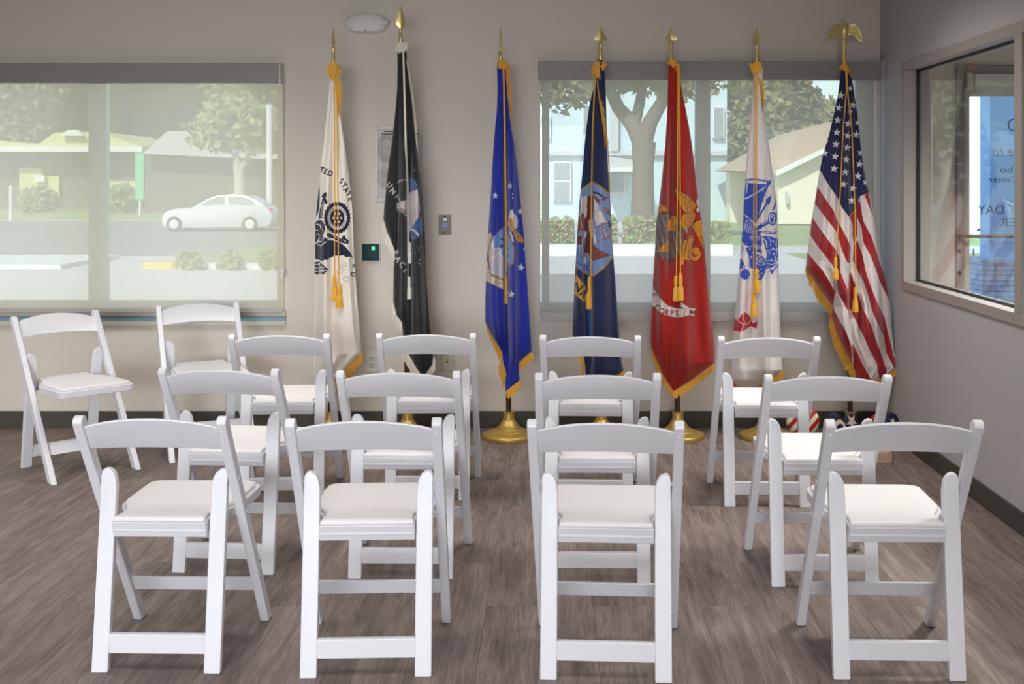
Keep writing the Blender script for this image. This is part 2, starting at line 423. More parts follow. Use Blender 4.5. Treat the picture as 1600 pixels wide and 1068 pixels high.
# interior window of the right wall
w3 = struct(empty('window_3', (XR + .06, (IW[0] + IW[1]) / 2, IW[2])))
def rel3(mb):
    mb.v = [(x - w3.location.x, y - w3.location.y, z - w3.location.z) for x, y, z in mb.v]; return mb
fr = MB(); t = .048; xa, xb = XR - .008, XR + .062
MY0, MY1 = 4.745, 4.825                        # the upright between the two panes
fr.box(xa, xb, IW[1] - t, IW[1], IW[2] + t, IW[3] - t); fr.box(xa, xb, IW[0], IW[0] + t, IW[2] + t, IW[3] - t)
fr.box(xa, xb, IW[0], IW[1], IW[2], IW[2] + t); fr.box(xa, xb, IW[0], IW[1], IW[3] - t, IW[3])
fr2 = MB()
fr2.box(xb + .016, XR + .133, IW[1] - t, IW[1], IW[2] + t, IW[3] - t); fr2.box(xb + .016, XR + .133, IW[0], IW[1], IW[2], IW[2] + t); fr2.box(xb + .016, XR + .133, IW[0], IW[1], IW[3] - t, IW[3])
rel3(fr).build('window_frame', M['frame'], w3, bevel=.002)
rel3(fr2).build('window_frame', M['frame'], w3, bevel=.002)
rel3(MB().box(xa, XR + .133, MY0, MY1, IW[2] + t, IW[3] - t)).build('mullion', M['frame'], w3, bevel=.002)
gk = MB()
for a, b in ((MY1, IW[1] - t), (IW[0] + t, MY0)):
    z0, z1 = IW[2] + t, IW[3] - t
    gk.box(xb, xb + .016, b - .012, b, z0, z1); gk.box(xb, xb + .016, a, a + .008, z0, z1)
    gk.box(xb, xb + .016, a, b, z0, z0 + .011); gk.box(xb, xb + .016, a, b, z1 - .011, z1)
    rel3(MB().box(xb + .005, xb + .011, a + .004, b - .004, z0 + .004, z1 - .004)).build('pane', M['glass_in'], w3)
rel3(gk).build('gasket', M['gasket'], w3)

# entrance door of the lobby, in the plane of the back wall
d1 = struct(empty('door_1', ((DR[0] + DR[1]) / 2, WALL, 0)))
def reld(mb):
    mb.v = [(x - d1.location.x, y - d1.location.y, z) for x, y, z in mb.v]; return mb
df = MB(); y0, y1 = WALL - .02, WALL + .12
df.box(DR[0], DR[0] + .045, y0, y1, 0, DR[3] - .05); df.box(DR[1] - .045, DR[1], y0, y1, 0, DR[3] - .05); df.box(DR[0], DR[1], y0, y1, DR[3] - .05, DR[3])
reld(df).build('door_frame', M['frame'], d1, bevel=.003)
gx0, gx1, gz0, gz1 = xpx(1515), DR[1] - .13, .28, zpx(150)
dl = MB(); y0, y1 = WALL, WALL + .045
dl.box(DR[0] + .047, gx0, y0, y1, .01, DR[3] - .053); dl.box(gx1, DR[1] - .047, y0, y1, .01, DR[3] - .053)
dl.box(gx0, gx1, y0, y1, .01, gz0); dl.box(gx0, gx1, y0, y1, gz1, DR[3] - .053)
reld(dl).build('door_leaf', M['door'], d1, bevel=.003)
reld(MB().box(gx0 - .004, gx1 + .004, WALL + .018, WALL + .026, gz0 - .004, gz1 + .004)).build('pane', M['glass_door'], d1)
reld(MB().box(xpx(1517), xpx(1583), WALL - .06, WALL - .001, zpx(134.5), zpx(117)).box(xpx(1507), xpx(1517), WALL - .05, WALL - .001, zpx(140), zpx(114))).build('door_closer', M['white'], d1, bevel=.004)
reld(MB().tube([(xpx(1496), WALL - .001, zpx(368)), (xpx(1498), WALL - .05, zpx(368)), (gx1 + .05, WALL - .05, zpx(368)), (gx1 + .055, WALL - .001, zpx(368))], .0105, 10)).build('push_bar', M['steel'], d1, smooth=50)
for py in (392, 426):
    lc = MB(); c = at(1498, py, WALL - .012)
    lc.tube([(c.x, WALL - .0005, c.z), (c.x, WALL - .022, c.z)], .013, 14)
    reld(lc).build('lock_cylinder', M['dark'], d1, smooth=50)

_tc = {}
def text_tris(s):
    """outline of a string in Blender's own font as triangles, unit cap height roughly 0.7"""
    if s in _tc: return _tc[s]
    cu = bpy.data.curves.new('t', 'FONT'); cu.body = s; cu.resolution_u = 3
    ob = bpy.data.objects.new('t', cu); COL.objects.link(ob)
    dg = bpy.context.evaluated_depsgraph_get()
    me = bpy.data.meshes.new_from_object(ob.evaluated_get(dg))
    bm = bmesh.new(); bm.from_mesh(me); bmesh.ops.triangulate(bm, faces=bm.faces)
    V = np.array([(v.co.x, v.co.y) for v in bm.verts]); bm.verts.index_update()
    T = np.array([[v.index for v in f.verts] for f in bm.faces], int)
    bm.free(); bpy.data.objects.remove(ob); bpy.data.curves.remove(cu); bpy.data.meshes.remove(me)
    _tc[s] = (V, T); return V, T

def door_text(s, xa, xb, base, top, ms, shear=0.0):
    """letters stuck on the outside of the glass, so the room sees them reversed"""
    V, T = text_tris(s); lo, hi = V.min(0), V.max(0)
    v2 = (V - lo) / (hi - lo)
    X0, X1 = xpx(xb, WALL + .03), xpx(xa, WALL + .03); Z0, Z1 = zpx(base, WALL + .03), zpx(top, WALL + .03)
    n = len(V); vs = []
    for dy in (.0265, .0280):
        for a, b in v2:
            vs.append((X0 + (X1 - X0) * a - shear * (b - .5) * (Z1 - Z0), WALL + dy, Z0 + (Z1 - Z0) * b))
    fs = [tuple(t) for t in T] + [tuple(i + n for i in t[::-1]) for t in T]
    reld(MB().add(vs, fs)).build('lettering', ms, d1)
door_text('O', 1574, 1591, 205, 185, M['letter'])
door_text('ne to', 1550.5, 1592, 244, 231, M['letter_pale'], 0.3)
door_text('abo', 1562.5, 1591, 270, 259.5, M['letter'])
door_text('Center', 1544, 1590, 285, 275.5, M['letter'])
door_text('T DAY', 1527.5, 1587, 334, 320.5, M['letter'])
door_text('ER', 1562, 1585, 353.5, 340.5, M['letter'])
door_text('gency call', 1545, 1590, 384.5, 375, M['letter_pale'])

# ------------------------------------------------------------------ folding chairs
def yc(z): return .217 - .64 * z                      # centre line of the long posts: front foot to top of the back
def yl(z): return -.208 + .073 * z / .55              # centre line of the rear legs
def make_chair():
    root = empty('folding_chair')
    ZT = .757
    for s in (-1, 1):
        xo, xi = s * .2225, s * .1935
        hw = .0237
        pts = [(yc(0) - hw, 0), (yc(0) + hw, 0)]
        for z in (.2, .4, .55, ZT - .03): pts.append((yc(z) + hw * (1 - .10 * z), z))
        cy, cz = yc(ZT - .022), ZT - .022
        for k in range(1, 8):                         # rounded head
            a = math.radians(20 + k * 22)
            pts.append((cy + .0215 * math.cos(a), cz + .022 * math.sin(a)))
        for z in (ZT - .04, .55, .4, .2): pts.append((yc(z) - hw * (1 - .10 * z), z))
        mb = MB().prism(pts, min(xo, xi), max(xo, xi), 'x')
        p = mb.build('back_post', M['chair'], root, bevel=.0045)
        MB().sphere((s * .208, yc(.712) - .0225, .712), .0042, 8, 6).build('rivet', M['chair'], p, smooth=50)
        for zr in (.548, .43):                        # pins on which the leg and the seat turn
            MB().tube([(s * .187, yc(zr), zr), (s * .2243, yc(zr), zr)], .0055, 10).build('rivet', M['chair'], p, smooth=50)
        ft = MB().prism([(yc(0) - hw + .003, -.0005), (yc(0) + hw - .003, -.0005), (yc(.006) + hw - .003, .006), (yc(.006) - hw + .003, .006)], min(xo, xi) - .0008, max(xo, xi) + .0008, 'x')
        ft.build('foot_cap', M['foot'], p)
        # rear leg: outline seen from behind, with the inner top corner rounded
        lo, li = .1895, .1405
        out = [(lo, 0), (lo, .557), (lo - .002, .568), (lo - .007, .575), (lo - .015, .5775), (lo - .027, .574), (lo - .037, .565), (lo - .044, .550), (lo - .0475, .525), (li, .40), (li, 0)]
        leg = MB(); n = len(out); vs = []
        for dy in (-.0125, .0125):
            vs += [(s * x, yl(z) + dy, z) for x, z in out]
        leg.add(vs, [tuple(range(n)), tuple(range(2 * n - 1, n - 1, -1))] + [(i, i + n, (i + 1) % n + n, (i + 1) % n) for i in range(n)])
        leg.build('rear_leg', M['chair'], root, bevel=.004)
    # backrest: arched panel, bowed towards the rear
    n = 18; prof = MB(); rings = []
    for k in range(n + 1):
        x = -.1945 + .389 * k / n; t = x / .1945; a = 1 - t * t
        zb, zt = .650 + .010 * a, .724 + .030 * a ** .9
        def yy(z, off): return yc(z) - .016 * a + off
        e = .004
        rings.append([(x, yy(zb, -.005), zb), (x, yy(zb + e, -.010), zb + e), (x, yy(zt - e, -.010), zt - e), (x, yy(zt, -.005), zt),
                      (x, yy(zt, .005), zt), (x, yy(zt - e, .010), zt - e), (x, yy(zb + e, .010), zb + e), (x, yy(zb, .005), zb)])
    prof.loft(rings).build('backrest', M['chair'], root, smooth=50)
    # seat
    def outline(i, pad=False):                        # i: inset; the pad reaches the rear legs
        r_ = (.1385 - (i - .011) * .7 - .002, -.194 + (i - .011) * .8) if pad else (.1385, -.192)
        pts = [(-r_[0], r_[1]), r_, (.137 - i, -.105), (.184 - i, -.01), (.188 - i, .254 - i), (-.188 + i, .254 - i), (-.184 + i, -.01), (-.137 + i, -.105)]
        return rounded(pts, [.006, .006, .04, .04, .045, .045, .04, .04], 5)
    MB().prism(outline(0), .402, .434, 'z').build('seat_frame', M['chair'], root, bevel=.005)
    MB().prism([(-.199, .4335), (-.180, .4335), (-.166, .386), (-.183, .386)], -.139, .139, 'x').build('rear_rail', M['chair'], root, bevel=.003)
    pad = MB(); rings = []
    for i, z in ((.013, .434), (.011, .437), (.011, .442), (.014, .4455), (.019, .447), (.05, .4482), (.09, .449)):
        rings.append([(x, y, z) for x, y in outline(i, True)])
    pad.loft(rings); pad.build('seat_pad', M['pad'], root, smooth=60)
    # stretchers
    MB().box(-.142, .142, yl(.08) - .0105, yl(.08) + .0105, .052, .108).build('rear_stretcher', M['chair'], root, bevel=.003)
    y = yc(.147)
    MB().prism([(yc(.122) - .008, .122), (yc(.122) + .008, .122), (yc(.172) + .008, .172), (yc(.172) - .008, .172)], -.1945, .1945, 'x').build('front_stretcher', M['chair'], root, bevel=.002)
    return root

CH = [  # x, y, turn (clockwise, radians), label
    (-1.1593, 3.6365, .022, 'white folding chair in the nearest row, leftmost, in front of the one by the aisle window'),
    (-.5543, 3.6045, -.0338, 'white folding chair in the nearest row, second from the left'),
    (.158, 3.5781, .0587, 'white folding chair in the nearest row, third from the left, seen squarely from behind'),
    (.996, 3.5842, .029, 'white folding chair in the nearest row, rightmost, beside the grey right wall'),
    (-1.1982, 4.4996, .0686, 'white folding chair in the middle row, leftmost of that row'),
    (-.5538, 4.4433, .0182, 'white folding chair in the middle row, second from the left'),
    (.1539, 4.3931, .012, 'white folding chair in the middle row, third from the left'),
    (.9575, 4.3625, .0125, 'white folding chair in the middle row, rightmost of that row'),
    (-1.235, 5.4516, -.0548, 'white folding chair in the row nearest the flags, leftmost, behind it the cream flag'),
    (-.5773, 5.4787, -.015, 'white folding chair in the row nearest the flags, in front of the black flag'),
    (.1645, 5.4115, .0375, 'white folding chair in the row nearest the flags, in front of the navy blue flag'),
    (.9404, 5.3758, .0273, 'white folding chair in the row nearest the flags, before the white flag with blue emblem'),
    (-2.3856, 5.8499, 2.3464, 'white folding chair turned to face the room, at the far left under the left window'),
    (-1.8670, 6.2752, 2.6766, 'white folding chair facing the room, below the right part of the left window'),
]
CH[0] = CH[0][:3] + ('white folding chair in the nearest row, leftmost of that row',)
chair0 = make_chair()
for i, (x, y, a, lab) in enumerate(CH):
    o = chair0 if i == 0 else copy_tree(chair0)
    o.location = (x, y, 0); o.rotation_euler = (0, 0, -a)
    tag(o, lab, 'chair', 'white folding chairs set out in rows')

# ------------------------------------------------------------------ things on the wall
def wall_thing(name, px, py, label, cat, group=None):
    r = empty(name, at(px, py, WALL)); tag(r, label, cat, group)
    def rel(mb):
        mb.v = [(x - r.location.x, y - r.location.y, z - r.location.z) for x, y, z in mb.v]; return mb
    return r, rel
def pbox(mb, xa, xb, ya, yb, d0, d1):
    """box on the back wall given by photo pixels; d0..d1: how far it stands out"""
    return mb.box(xpx(xa), xpx(xb), WALL - d1, WALL - d0, zpx(yb), zpx(ya))

r, rel = wall_thing('emergency_light', 573.5, 38, 'white oval emergency light fixture high on the wall between the first two flags', 'light fixture')
c = at(573.5, 38, WALL); rx, rz = 33 * K, 15 * K
def stadium(f, n=40):
    return [(c.x + f * rx * (abs(math.cos(2 * math.pi * i / n)) ** .75) * (1 if math.cos(2 * math.pi * i / n) >= 0 else -1),
             c.z + f * rz * (abs(math.sin(2 * math.pi * i / n)) ** .75) * (1 if math.sin(2 * math.pi * i / n) >= 0 else -1)) for i in range(n)]
rings = []
for f, d in ((1, 0), (1, .03), (.97, .05), (.88, .062), (.6, .066), (.2, .067)):
    rings.append([(x, WALL - .0005 - d, z) for x, z in stadium(f)])
hb = rel(MB().loft(rings)).build('housing', M['white'], r, smooth=50)
for px in (544.5, 602):
    lc = at(px, 34.5, WALL - .05)
    rel(MB().sphere((lc.x, lc.y, lc.z), (.020, .020, .017), 14, 8)).build('lamp_head', M['white'], r, smooth=60)
ib = at(571, 48, WALL - .062)
rel(MB().sphere((ib.x, ib.y, ib.z), .006, 8, 6)).build('test_button', M['foot'], r)

r, rel = wall_thing('wall_control_panel', 580, 393, 'small square dark blue control panel with a green light, left of the black flag', 'control panel')
rel(pbox(MB(), 565.3, 594.7, 379, 408, .0003, .014)).build('surround', M['white'], r, bevel=.003)
rel(pbox(MB(), 566.3, 593.3, 380.3, 406.5, .006, .020)).build('face_plate', M['keypad'], r, bevel=.003)
rel(pbox(MB(), 581.5, 586.5, 384.5, 390.5, .019, .0215)).build('indicator_light', M['led'], r)
rel(pbox(MB(), 581.5, 585, 399.5, 403, .019, .0213)).build('button', M['dark'], r)

r, rel = wall_thing('steel_jack_plate', 695, 351, 'brushed steel wall plate with a blue jack, right of the black flag', 'wall plate')
rel(pbox(MB(), 685.5, 705, 335.5, 366.5, .0003, .008)).build('plate', M['steel'], r, bevel=.002)
rel(pbox(MB(), 692, 698.5, 348, 354.5, .007, .012)).build('blue_jack', M['bluejack'], r)
rel(pbox(MB(), 692.5, 698.5, 340.5, 344.5, .007, .011)).build('jack', M['white'], r)
sc = MB()
for py in (338, 363):
    p = at(695, py, WALL - .0085); sc.sphere((p.x, p.y, p.z), .005, 8, 6)
rel(sc).build('screw', M['dark'], r)

r, rel = wall_thing('wall_outlet', 581.5, 564, 'white duplex power outlet low on the wall between the cream flag and the black flag', 'power outlet')
rel(pbox(MB(), 572.5, 590.5, 549, 580, .0003, .007)).build('plate', M['white'], r, bevel=.002)
for py in (559, 569.5):
    o = rel(pbox(MB(), 577.5, 587, py - 4.2, py + 4.2, .006, .010)).build('socket', M['white'], r, bevel=.003)
    s = MB(); pbox(s, 579.6, 580.6, py - 2.4, py + .6, .0095, .0104); pbox(s, 583.9, 584.9, py - 2.4, py + .6, .0095, .0104); pbox(s, 581.6, 583, py + 1.4, py + 3, .0095, .0104)
    rel(s).build('slots', M['dark'], o)

r, rel = wall_thing('jack_plate', 700, 568, 'ivory wall plate with a yellow jack, low on the wall right of the black flag', 'wall plate')
rel(pbox(MB(), 690, 710.5, 553, 580, .0003, .007)).build('plate', M['sill'], r, bevel=.002)
rel(pbox(MB(), 696.5, 701.5, 559, 563.5, .006, .011)).build('yellow_jack', M['yellow'], r)
rel(pbox(MB(), 697.8, 700.2, 563, 566, .006, .0105)).build('jack_opening', M['dark'], r)

# ------------------------------------------------------------------ painter: colours a dense grid of points given in photo pixels
def seg_dist(P, a, b):
    a = np.array(a, float); b = np.array(b, float); d = b - a; L = (d * d).sum() or 1e-9
    t = np.clip(((P - a) @ d) / L, 0, 1)
    return np.sqrt((((a + t[:, None] * d) - P) ** 2).sum(1))
class Paint:
    def __init__(s, P, base):
        s.P = P; s.C = np.empty((len(P), 3)); s.C[:] = lin(base); s.o = (0, 0); s.k = 1.0
    def view(s, ox, oy, k): s.o = (ox, oy); s.k = k        # coordinates read off an enlargement of the photo
    def T(s, pts): return np.array([(s.o[0] + x / s.k, s.o[1] + y / s.k) for x, y in pts], float)
    def near(s, lo, hi): return np.nonzero((s.P[:, 0] >= lo[0]) & (s.P[:, 0] <= hi[0]) & (s.P[:, 1] >= lo[1]) & (s.P[:, 1] <= hi[1]))[0]
    def inside(s, idx, q):
        P = s.P[idx]; r = np.zeros(len(idx), bool); n = len(q)
        for i in range(n):
            x0, y0 = q[i - 1]; x1, y1 = q[i]
            if y0 == y1: continue
            c = ((y0 > P[:, 1]) != (y1 > P[:, 1])) & (P[:, 0] < (x1 - x0) * (P[:, 1] - y0) / (y1 - y0) + x0)
            r ^= c
        return r
    def fill(s, pts, col, edge=None, ew=1.0):
        q = s.T(pts); idx = s.near(q.min(0), q.max(0))
        if len(idx): s.C[idx[s.inside(idx, q)]] = lin(col)
        if edge: s.line(list(pts) + [pts[0]], ew, edge)
    def ell(s, cx, cy, rx, ry, col, hole=0.0):
        c = s.T([(cx, cy)])[0]; rx /= s.k; ry /= s.k
        idx = s.near(c - (rx, ry), c + (rx, ry))
        if len(idx):
            q = (((s.P[idx] - c) / (rx, ry)) ** 2).sum(1)
            s.C[idx[(q <= 1) & (q >= hole * hole)]] = lin(col)
    def line(s, pts, w, col):
        q = s.T(pts); w = w / s.k / 2
        for a, b in zip(q[:-1], q[1:]):
            idx = s.near(np.minimum(a, b) - w, np.maximum(a, b) + w)
            if len(idx): s.C[idx[seg_dist(s.P[idx], a, b) <= w]] = lin(col)
    def star(s, cx, cy, r, col, rot=0.0, sx=1.0):
        s.fill([(cx + sx * (r if k % 2 == 0 else r * .40) * math.sin(rot + k * math.pi / 5), cy - (r if k % 2 == 0 else r * .40) * math.cos(rot + k * math.pi / 5)) for k in range(10)], col)
    def text(s, st, cx, cy, h, deg, col, sx=1.0, mirror=False, bold=0.0, shear=0.0):
        """st centred on (cx, cy), capitals h tall, turned deg clockwise"""
        V, Tr = text_tris(st); lo, hi = V.min(0), V.max(0)
        q = (V - (lo + hi) / 2) / (hi[1] - lo[1]) * h
        q = np.stack([(q[:, 0] + shear * q[:, 1]) * sx * (-1 if mirror else 1), -q[:, 1]], 1)
        a = math.radians(deg); ca, sa = math.cos(a), math.sin(a)
        q = np.stack([cx + q[:, 0] * ca - q[:, 1] * sa, cy + q[:, 0] * sa + q[:, 1] * ca], 1)
        offs = [(0, 0)] if not bold else [(dx, dy) for dx in (-bold, 0, bold) for dy in (-bold, 0, bold)]
        for off in offs:
            w = s.T(q + off)
            for t in Tr:
                tri = w[t]; idx = s.near(tri.min(0), tri.max(0))
                if len(idx):
                    P = s.P[idx]; d = []
                    for i in range(3):
                        e = tri[(i + 1) % 3] - tri[i]; d.append(e[0] * (P[:, 1] - tri[i, 1]) - e[1] * (P[:, 0] - tri[i, 0]))
                    d = np.array(d); ok = (d >= -1e-9).all(0) | (d <= 1e-9).all(0)
                    s.C[idx[ok]] = lin(col)

def set_dye(me, C):
    a = me.color_attributes.new('dye', 'FLOAT_COLOR', 'POINT')
    a.data.foreach_set('color', np.concatenate([C, np.ones((len(C), 1))], 1).astype(np.float32).ravel())

def np_mesh(name, V, Q, m, parent=None, smooth=True):
    me = bpy.data.meshes.new(name)
    me.vertices.add(len(V)); me.vertices.foreach_set('co', np.asarray(V, np.float32).ravel())
    n = len(Q); me.loops.add(4 * n); me.loops.foreach_set('vertex_index', np.asarray(Q, np.int32).ravel())
    me.polygons.add(n); me.polygons.foreach_set('loop_start', np.arange(0, 4 * n, 4, dtype=np.int32))
    me.update(calc_edges=True); me.validate()
    if smooth: me.polygons.foreach_set('use_smooth', np.ones(n, bool))
    me.materials.append(m)
    o = bpy.data.objects.new(name, me); COL.objects.link(o)
    if parent: o.parent = parent
    return o

# framed notice half hidden by the black flag
r, rel = wall_thing('framed_notice', 625.5, 256, 'pale framed printed notice on the wall half hidden behind the black flag', 'notice')
fm = MB()
for a in ((587.5, 590, 198.5, 313.5), (661.5, 664, 198.5, 313.5), (587.5, 664, 198.5, 201), (587.5, 664, 311, 313.5)): pbox(fm, *a, .0003, .012)
rel(fm).build('frame', M['white'], r, bevel=.002)
nx, ny = 150, 220
gx, gy = np.meshgrid(np.linspace(590, 661.5, nx), np.linspace(201, 311, ny)); P = np.stack([gx.ravel(), gy.ravel()], 1)
pt = Paint(P, (206, 199, 194)); pt.view(580, 190, 8.21)
pt.ell(190, 340, 115, 190, (176, 169, 167)); pt.ell(205, 330, 60, 120, (196, 188, 186)); pt.ell(160, 700, 90, 130, (186, 180, 178)); pt.line([(80, 600), (240, 610)], 30, (205, 198, 194))
rs = random.Random(3)
pt.line([(170, 125), (560, 125)], 18, (95, 90, 90)); pt.line([(140, 158), (600, 158)], 18, (90, 86, 86))
for k in range(32):
    y = 200 + k * 21; x = 130
    while x < 560 + rs.random() * 60:
        w = 20 + rs.random() * 60; pt.line([(x, y), (x + w, y)], 7, (150, 145, 143)); x += w + 12
V = [tuple(at(px, py, WALL - .006) - r.location) for px, py in P]
Q = [(j * nx + i, j * nx + i + 1, (j + 1) * nx + i + 1, (j + 1) * nx + i) for j in range(ny - 1) for i in range(nx - 1)]
o = np_mesh('printed_sheet', V, [q[::-1] for q in Q], M['print'], r); set_dye(o.data, pt.C)

# ------------------------------------------------------------------ flags on stands
YF = 6.56                                              # distance of the flag poles
YE = YF - .022                                         # distance of the cloth's side edges, just in front of the pole
KF = YF / F
def lerp_tab(tab, ys):
    t = np.array(tab, float); return np.interp(ys, t[:, 0], t[:, 1]), np.interp(ys, t[:, 0], t[:, 2])

FOLD = 2.6                                             # how deep the folds of the cloth are
class Flag:
    def __init__(s, label, base_px, base_cov, top_px, top_py):
        s.root = empty('flag_on_stand', (xpx(base_px, YF), YF, 0))
        tag(s.root, label, 'flag', 'flags on stands along the wall')
        s.base_px, s.top_px, s.top_py = base_px, top_px, top_py
        L = s.root.location
        # stand
        prof = [(.0, .0), (.146, .0), (.149, .006), (.149, .022), (.145, .027), (.120, .034), (.098, .040), (.096, .044), (.072, .052), (.070, .056),
                (.064, .058), (.062, .064), (.056, .066), (.053, .074), (.040, .092), (.032, .104), (.031, .108), (.031, .140), (.034, .142), (.034, .147), (.020, .148), (.0, .148)]
        MB().lathe(prof, 48).build('stand', M['brass_satin'], s.root, smooth=40)
        # pole
        bot = Vector((0, .004, .10)); top = s.loc(top_px, top_py, YF + .004)
        MB().tube([bot, bot.lerp(top, .35), bot.lerp(top, .8), top], [.0145, .0140, .0115, .0095], 12).build('pole', M['wood_pole'], s.root, smooth=50)
    def loc(s, px, py, y): return at(px, py, y) - s.root.location
    def cloth(s, tab, folds, rows, deep=.68, waves=(), wamp=.008, seed=1):
        s.tab = tab; s.folds = folds; s.deep = deep
        ys = np.concatenate([np.arange(a, b, st) for a, b, st in rows] + [[rows[-1][1]]])
        xl, xr = lerp_tab(tab, ys)
        nu = int(np.max(xr - xl) / .62) + 2
        u = np.linspace(0, 1, nu)
        s.waves = waves; s.wamp = wamp
        PX = xl[:, None] + (xr - xl)[:, None] * u[None, :]; PY = np.repeat(ys[:, None], nu, 1)
        Y = s.depth(PX, PY)
        V = np.stack([(PX - PX0) * Y / F, Y, EYE - (PY - PY0) * Y / F], -1).reshape(-1, 3) - np.array(s.root.location)
        s.P = np.stack([PX.ravel(), PY.ravel()], 1)
        R, C = PX.shape
        idx = np.arange(R * C).reshape(R, C)
        Q = np.stack([idx[:-1, :-1], idx[1:, :-1], idx[1:, 1:], idx[:-1, 1:]], -1).reshape(-1, 4)
        # the layers that hang behind
        nb = 34; ub = np.linspace(0, 1, nb); rb = np.unique(np.concatenate([np.arange(0, R, 6), [R - 1]]))
        hw = (xr - xl)[rb] * KF / 2
        env = np.sqrt(np.clip(1 - (2 * ub - 1) ** 2, 0, 1))
        Yb = YE + np.minimum(np.maximum(hw[:, None] * deep * .6, .021), .09) * env[None, :] + (hw[:, None] * .06) * env[None, :] * np.sin(ub * 17)[None, :]
        # same outline as the front, so both meet along the edges
        PXb = xl[rb][:, None] + (xr - xl)[rb][:, None] * ub[None, :]; PYb = np.repeat(ys[rb][:, None], nb, 1)
        Vb = np.stack([(PXb - PX0) * YE / F, Yb, EYE - (PYb - PY0) * YE / F], -1).reshape(-1, 3) - np.array(s.root.location)
        ib = np.arange(len(Vb)).reshape(len(rb), nb) + len(V)
        Qb = np.stack([ib[:-1, :-1], ib[:-1, 1:], ib[1:, 1:], ib[1:, :-1]], -1).reshape(-1, 4)
        s.nfront = len(V); s.nback = len(Vb); s.Vall = np.concatenate([V, Vb]); s.Qall = np.concatenate([Q, Qb])
        return s
    def depth(s, PX, PY):
        xl, xr = lerp_tab(s.tab, PY.ravel()); xl = xl.reshape(PX.shape); xr = xr.reshape(PX.shape)
        w = np.maximum(xr - xl, 1e-3); t = np.clip(2 * (PX - xl) / w - 1, -1, 1)
        hw = w * KF / 2
        env = np.sqrt(np.clip(1 - t * t, 0, 1)) ** .85
        b = np.minimum(np.maximum(hw * s.deep, .023), .14) * env
        f = np.zeros_like(b)
        for kind, line, wd, amp in s.folds:
            l = np.array(line, float); c = np.interp(PY, l[:, 1], l[:, 0])
            fade = np.clip((PY - l[0, 1]) / 60 + .1, 0, 1) * np.clip((l[-1, 1] - PY) / 40 + .2, 0, 1)
            d = (PX - c) / wd
            f += amp * fade * np.clip(hw / .10, .12, 1) * (np.exp(-d * d) if kind == 'r' else np.tanh(d))
        for n, ph, a in s.waves:
            f += a * np.sin(2 * math.pi * n * (t * .5 + .5) + ph + PY * .006) * np.clip(hw / .15, .15, 1)
        return np.minimum(YE - b - FOLD * f * np.clip(env * 2.2, 0, 1), YE - .004 * np.clip(env * 3, 0, 1))
    def front(s, px, py):
        xl, xr = lerp_tab(s.tab, [py])
        px = min(max(px, xl[0]), xr[0])
        return float(s.depth(np.array([[px]], float), np.array([[py]], float))[0, 0])
    def finish(s, paint, base):
        p = Paint(s.P, base); paint(p)
        s.flag = np_mesh('flag_cloth', s.Vall, s.Qall, M['flag'], s.root)
        C = np.concatenate([p.C, np.repeat(np.array([lin(base)]), s.nback, 0)])
        set_dye(s.flag.data, C)
    def fringe(s, path, m, name='fringe', dens=1.0, hug=True):
        """path: (px, py, dx, dy) - root of the threads and where their tips hang"""
        mb = MB(); rs = random.Random(len(path) * 31 + int(path[0][0]))
        for (x0, y0, a0, b0), (x1, y1, a1, b1) in zip(path[:-1], path[1:]):
            L = math.hypot(x1 - x0, y1 - y0); n = max(2, int(L * 1.15 * dens))
            tx, ty = (x1 - x0) / L, (y1 - y0) / L
            for layer in range(2):
                for k in range(n):
                    t = (k + rs.random()) / n
                    rx, ry = x0 + (x1 - x0) * t, y0 + (y1 - y0) * t
                    dx, dy = a0 + (a1 - a0) * t, b0 + (b1 - b0) * t
                    ln = .70 + .42 * rs.random() ** .7; sw = rs.uniform(-.16, .16)
                    dx, dy = (dx * ln - dy * sw), (dy * ln + dx * sw)
                    yr = s.front(rx, ry) - .003 - .0016 * layer; yt = yr - .003 + rs.uniform(-.004, .003)
                    w = .95 if layer == 0 else .7
                    px, py = tx * w, ty * w
                    q = [s.loc(rx - px, ry - py, yr), s.loc(rx + px, ry + py, yr), s.loc(rx + dx + px * .6, ry + dy + py * .6, yt), s.loc(rx + dx - px * .6, ry + dy - py * .6, yt)]
                    h = Vector((0, .0016, 0)); mb.add(q + [v + h for v in q], [(0, 1, 2, 3), (7, 6, 5, 4), (0, 4, 5, 1), (1, 5, 6, 2), (2, 6, 7, 3), (3, 7, 4, 0)])
        return mb.build(name, m, s.flag)
    def cord(s, pts, tip, m, r=.0034):
        """cord along photo pixels down to a tassel; tip: (px, py of knot, py of lower end, half width in px)"""
        path = []
        last = None
        for (x, y), (x2, y2) in zip(pts[:-1], pts[1:]):
            n = max(2, int(abs(y2 - y) / 12))
            for k in range(n): path.append((x + (x2 - x) * k / n, y + (y2 - y) * k / n))
        path.append(pts[-1])
        pp = [s.loc(x, y, min(s.front(x, y), YE - .012) - r - .0015) for x, y in path]
        # the cord hangs straight: smooth its distance
        ysm = [p.y for p in pp]
        for _ in range(3): ysm = [min(ysm[i], (ysm[max(i - 1, 0)] + ysm[i] + ysm[min(i + 1, len(ysm) - 1)]) / 3) for i in range(len(ysm))]
        for p, yv in zip(pp, ysm): p.y = yv
        # keep the projected position while moving in distance
        pp = [s.loc(x, y, p.y + s.root.location.y) for (x, y), p in zip(path, pp)]
        co = MB().tube(pp, r, 8).build('cord', m, s.root, smooth=60)
        px, k0, k1, hwp = tip
        yt = s.front(px, (k0 + k1) / 2) - .012
        yt = min(yt, s.front(px, k1) - .012, pp[-1].y + s.root.location.y)
        a = s.loc(px, k0, yt); b = s.loc(px, k1, yt); H = a.z - b.z; R = hwp * KF
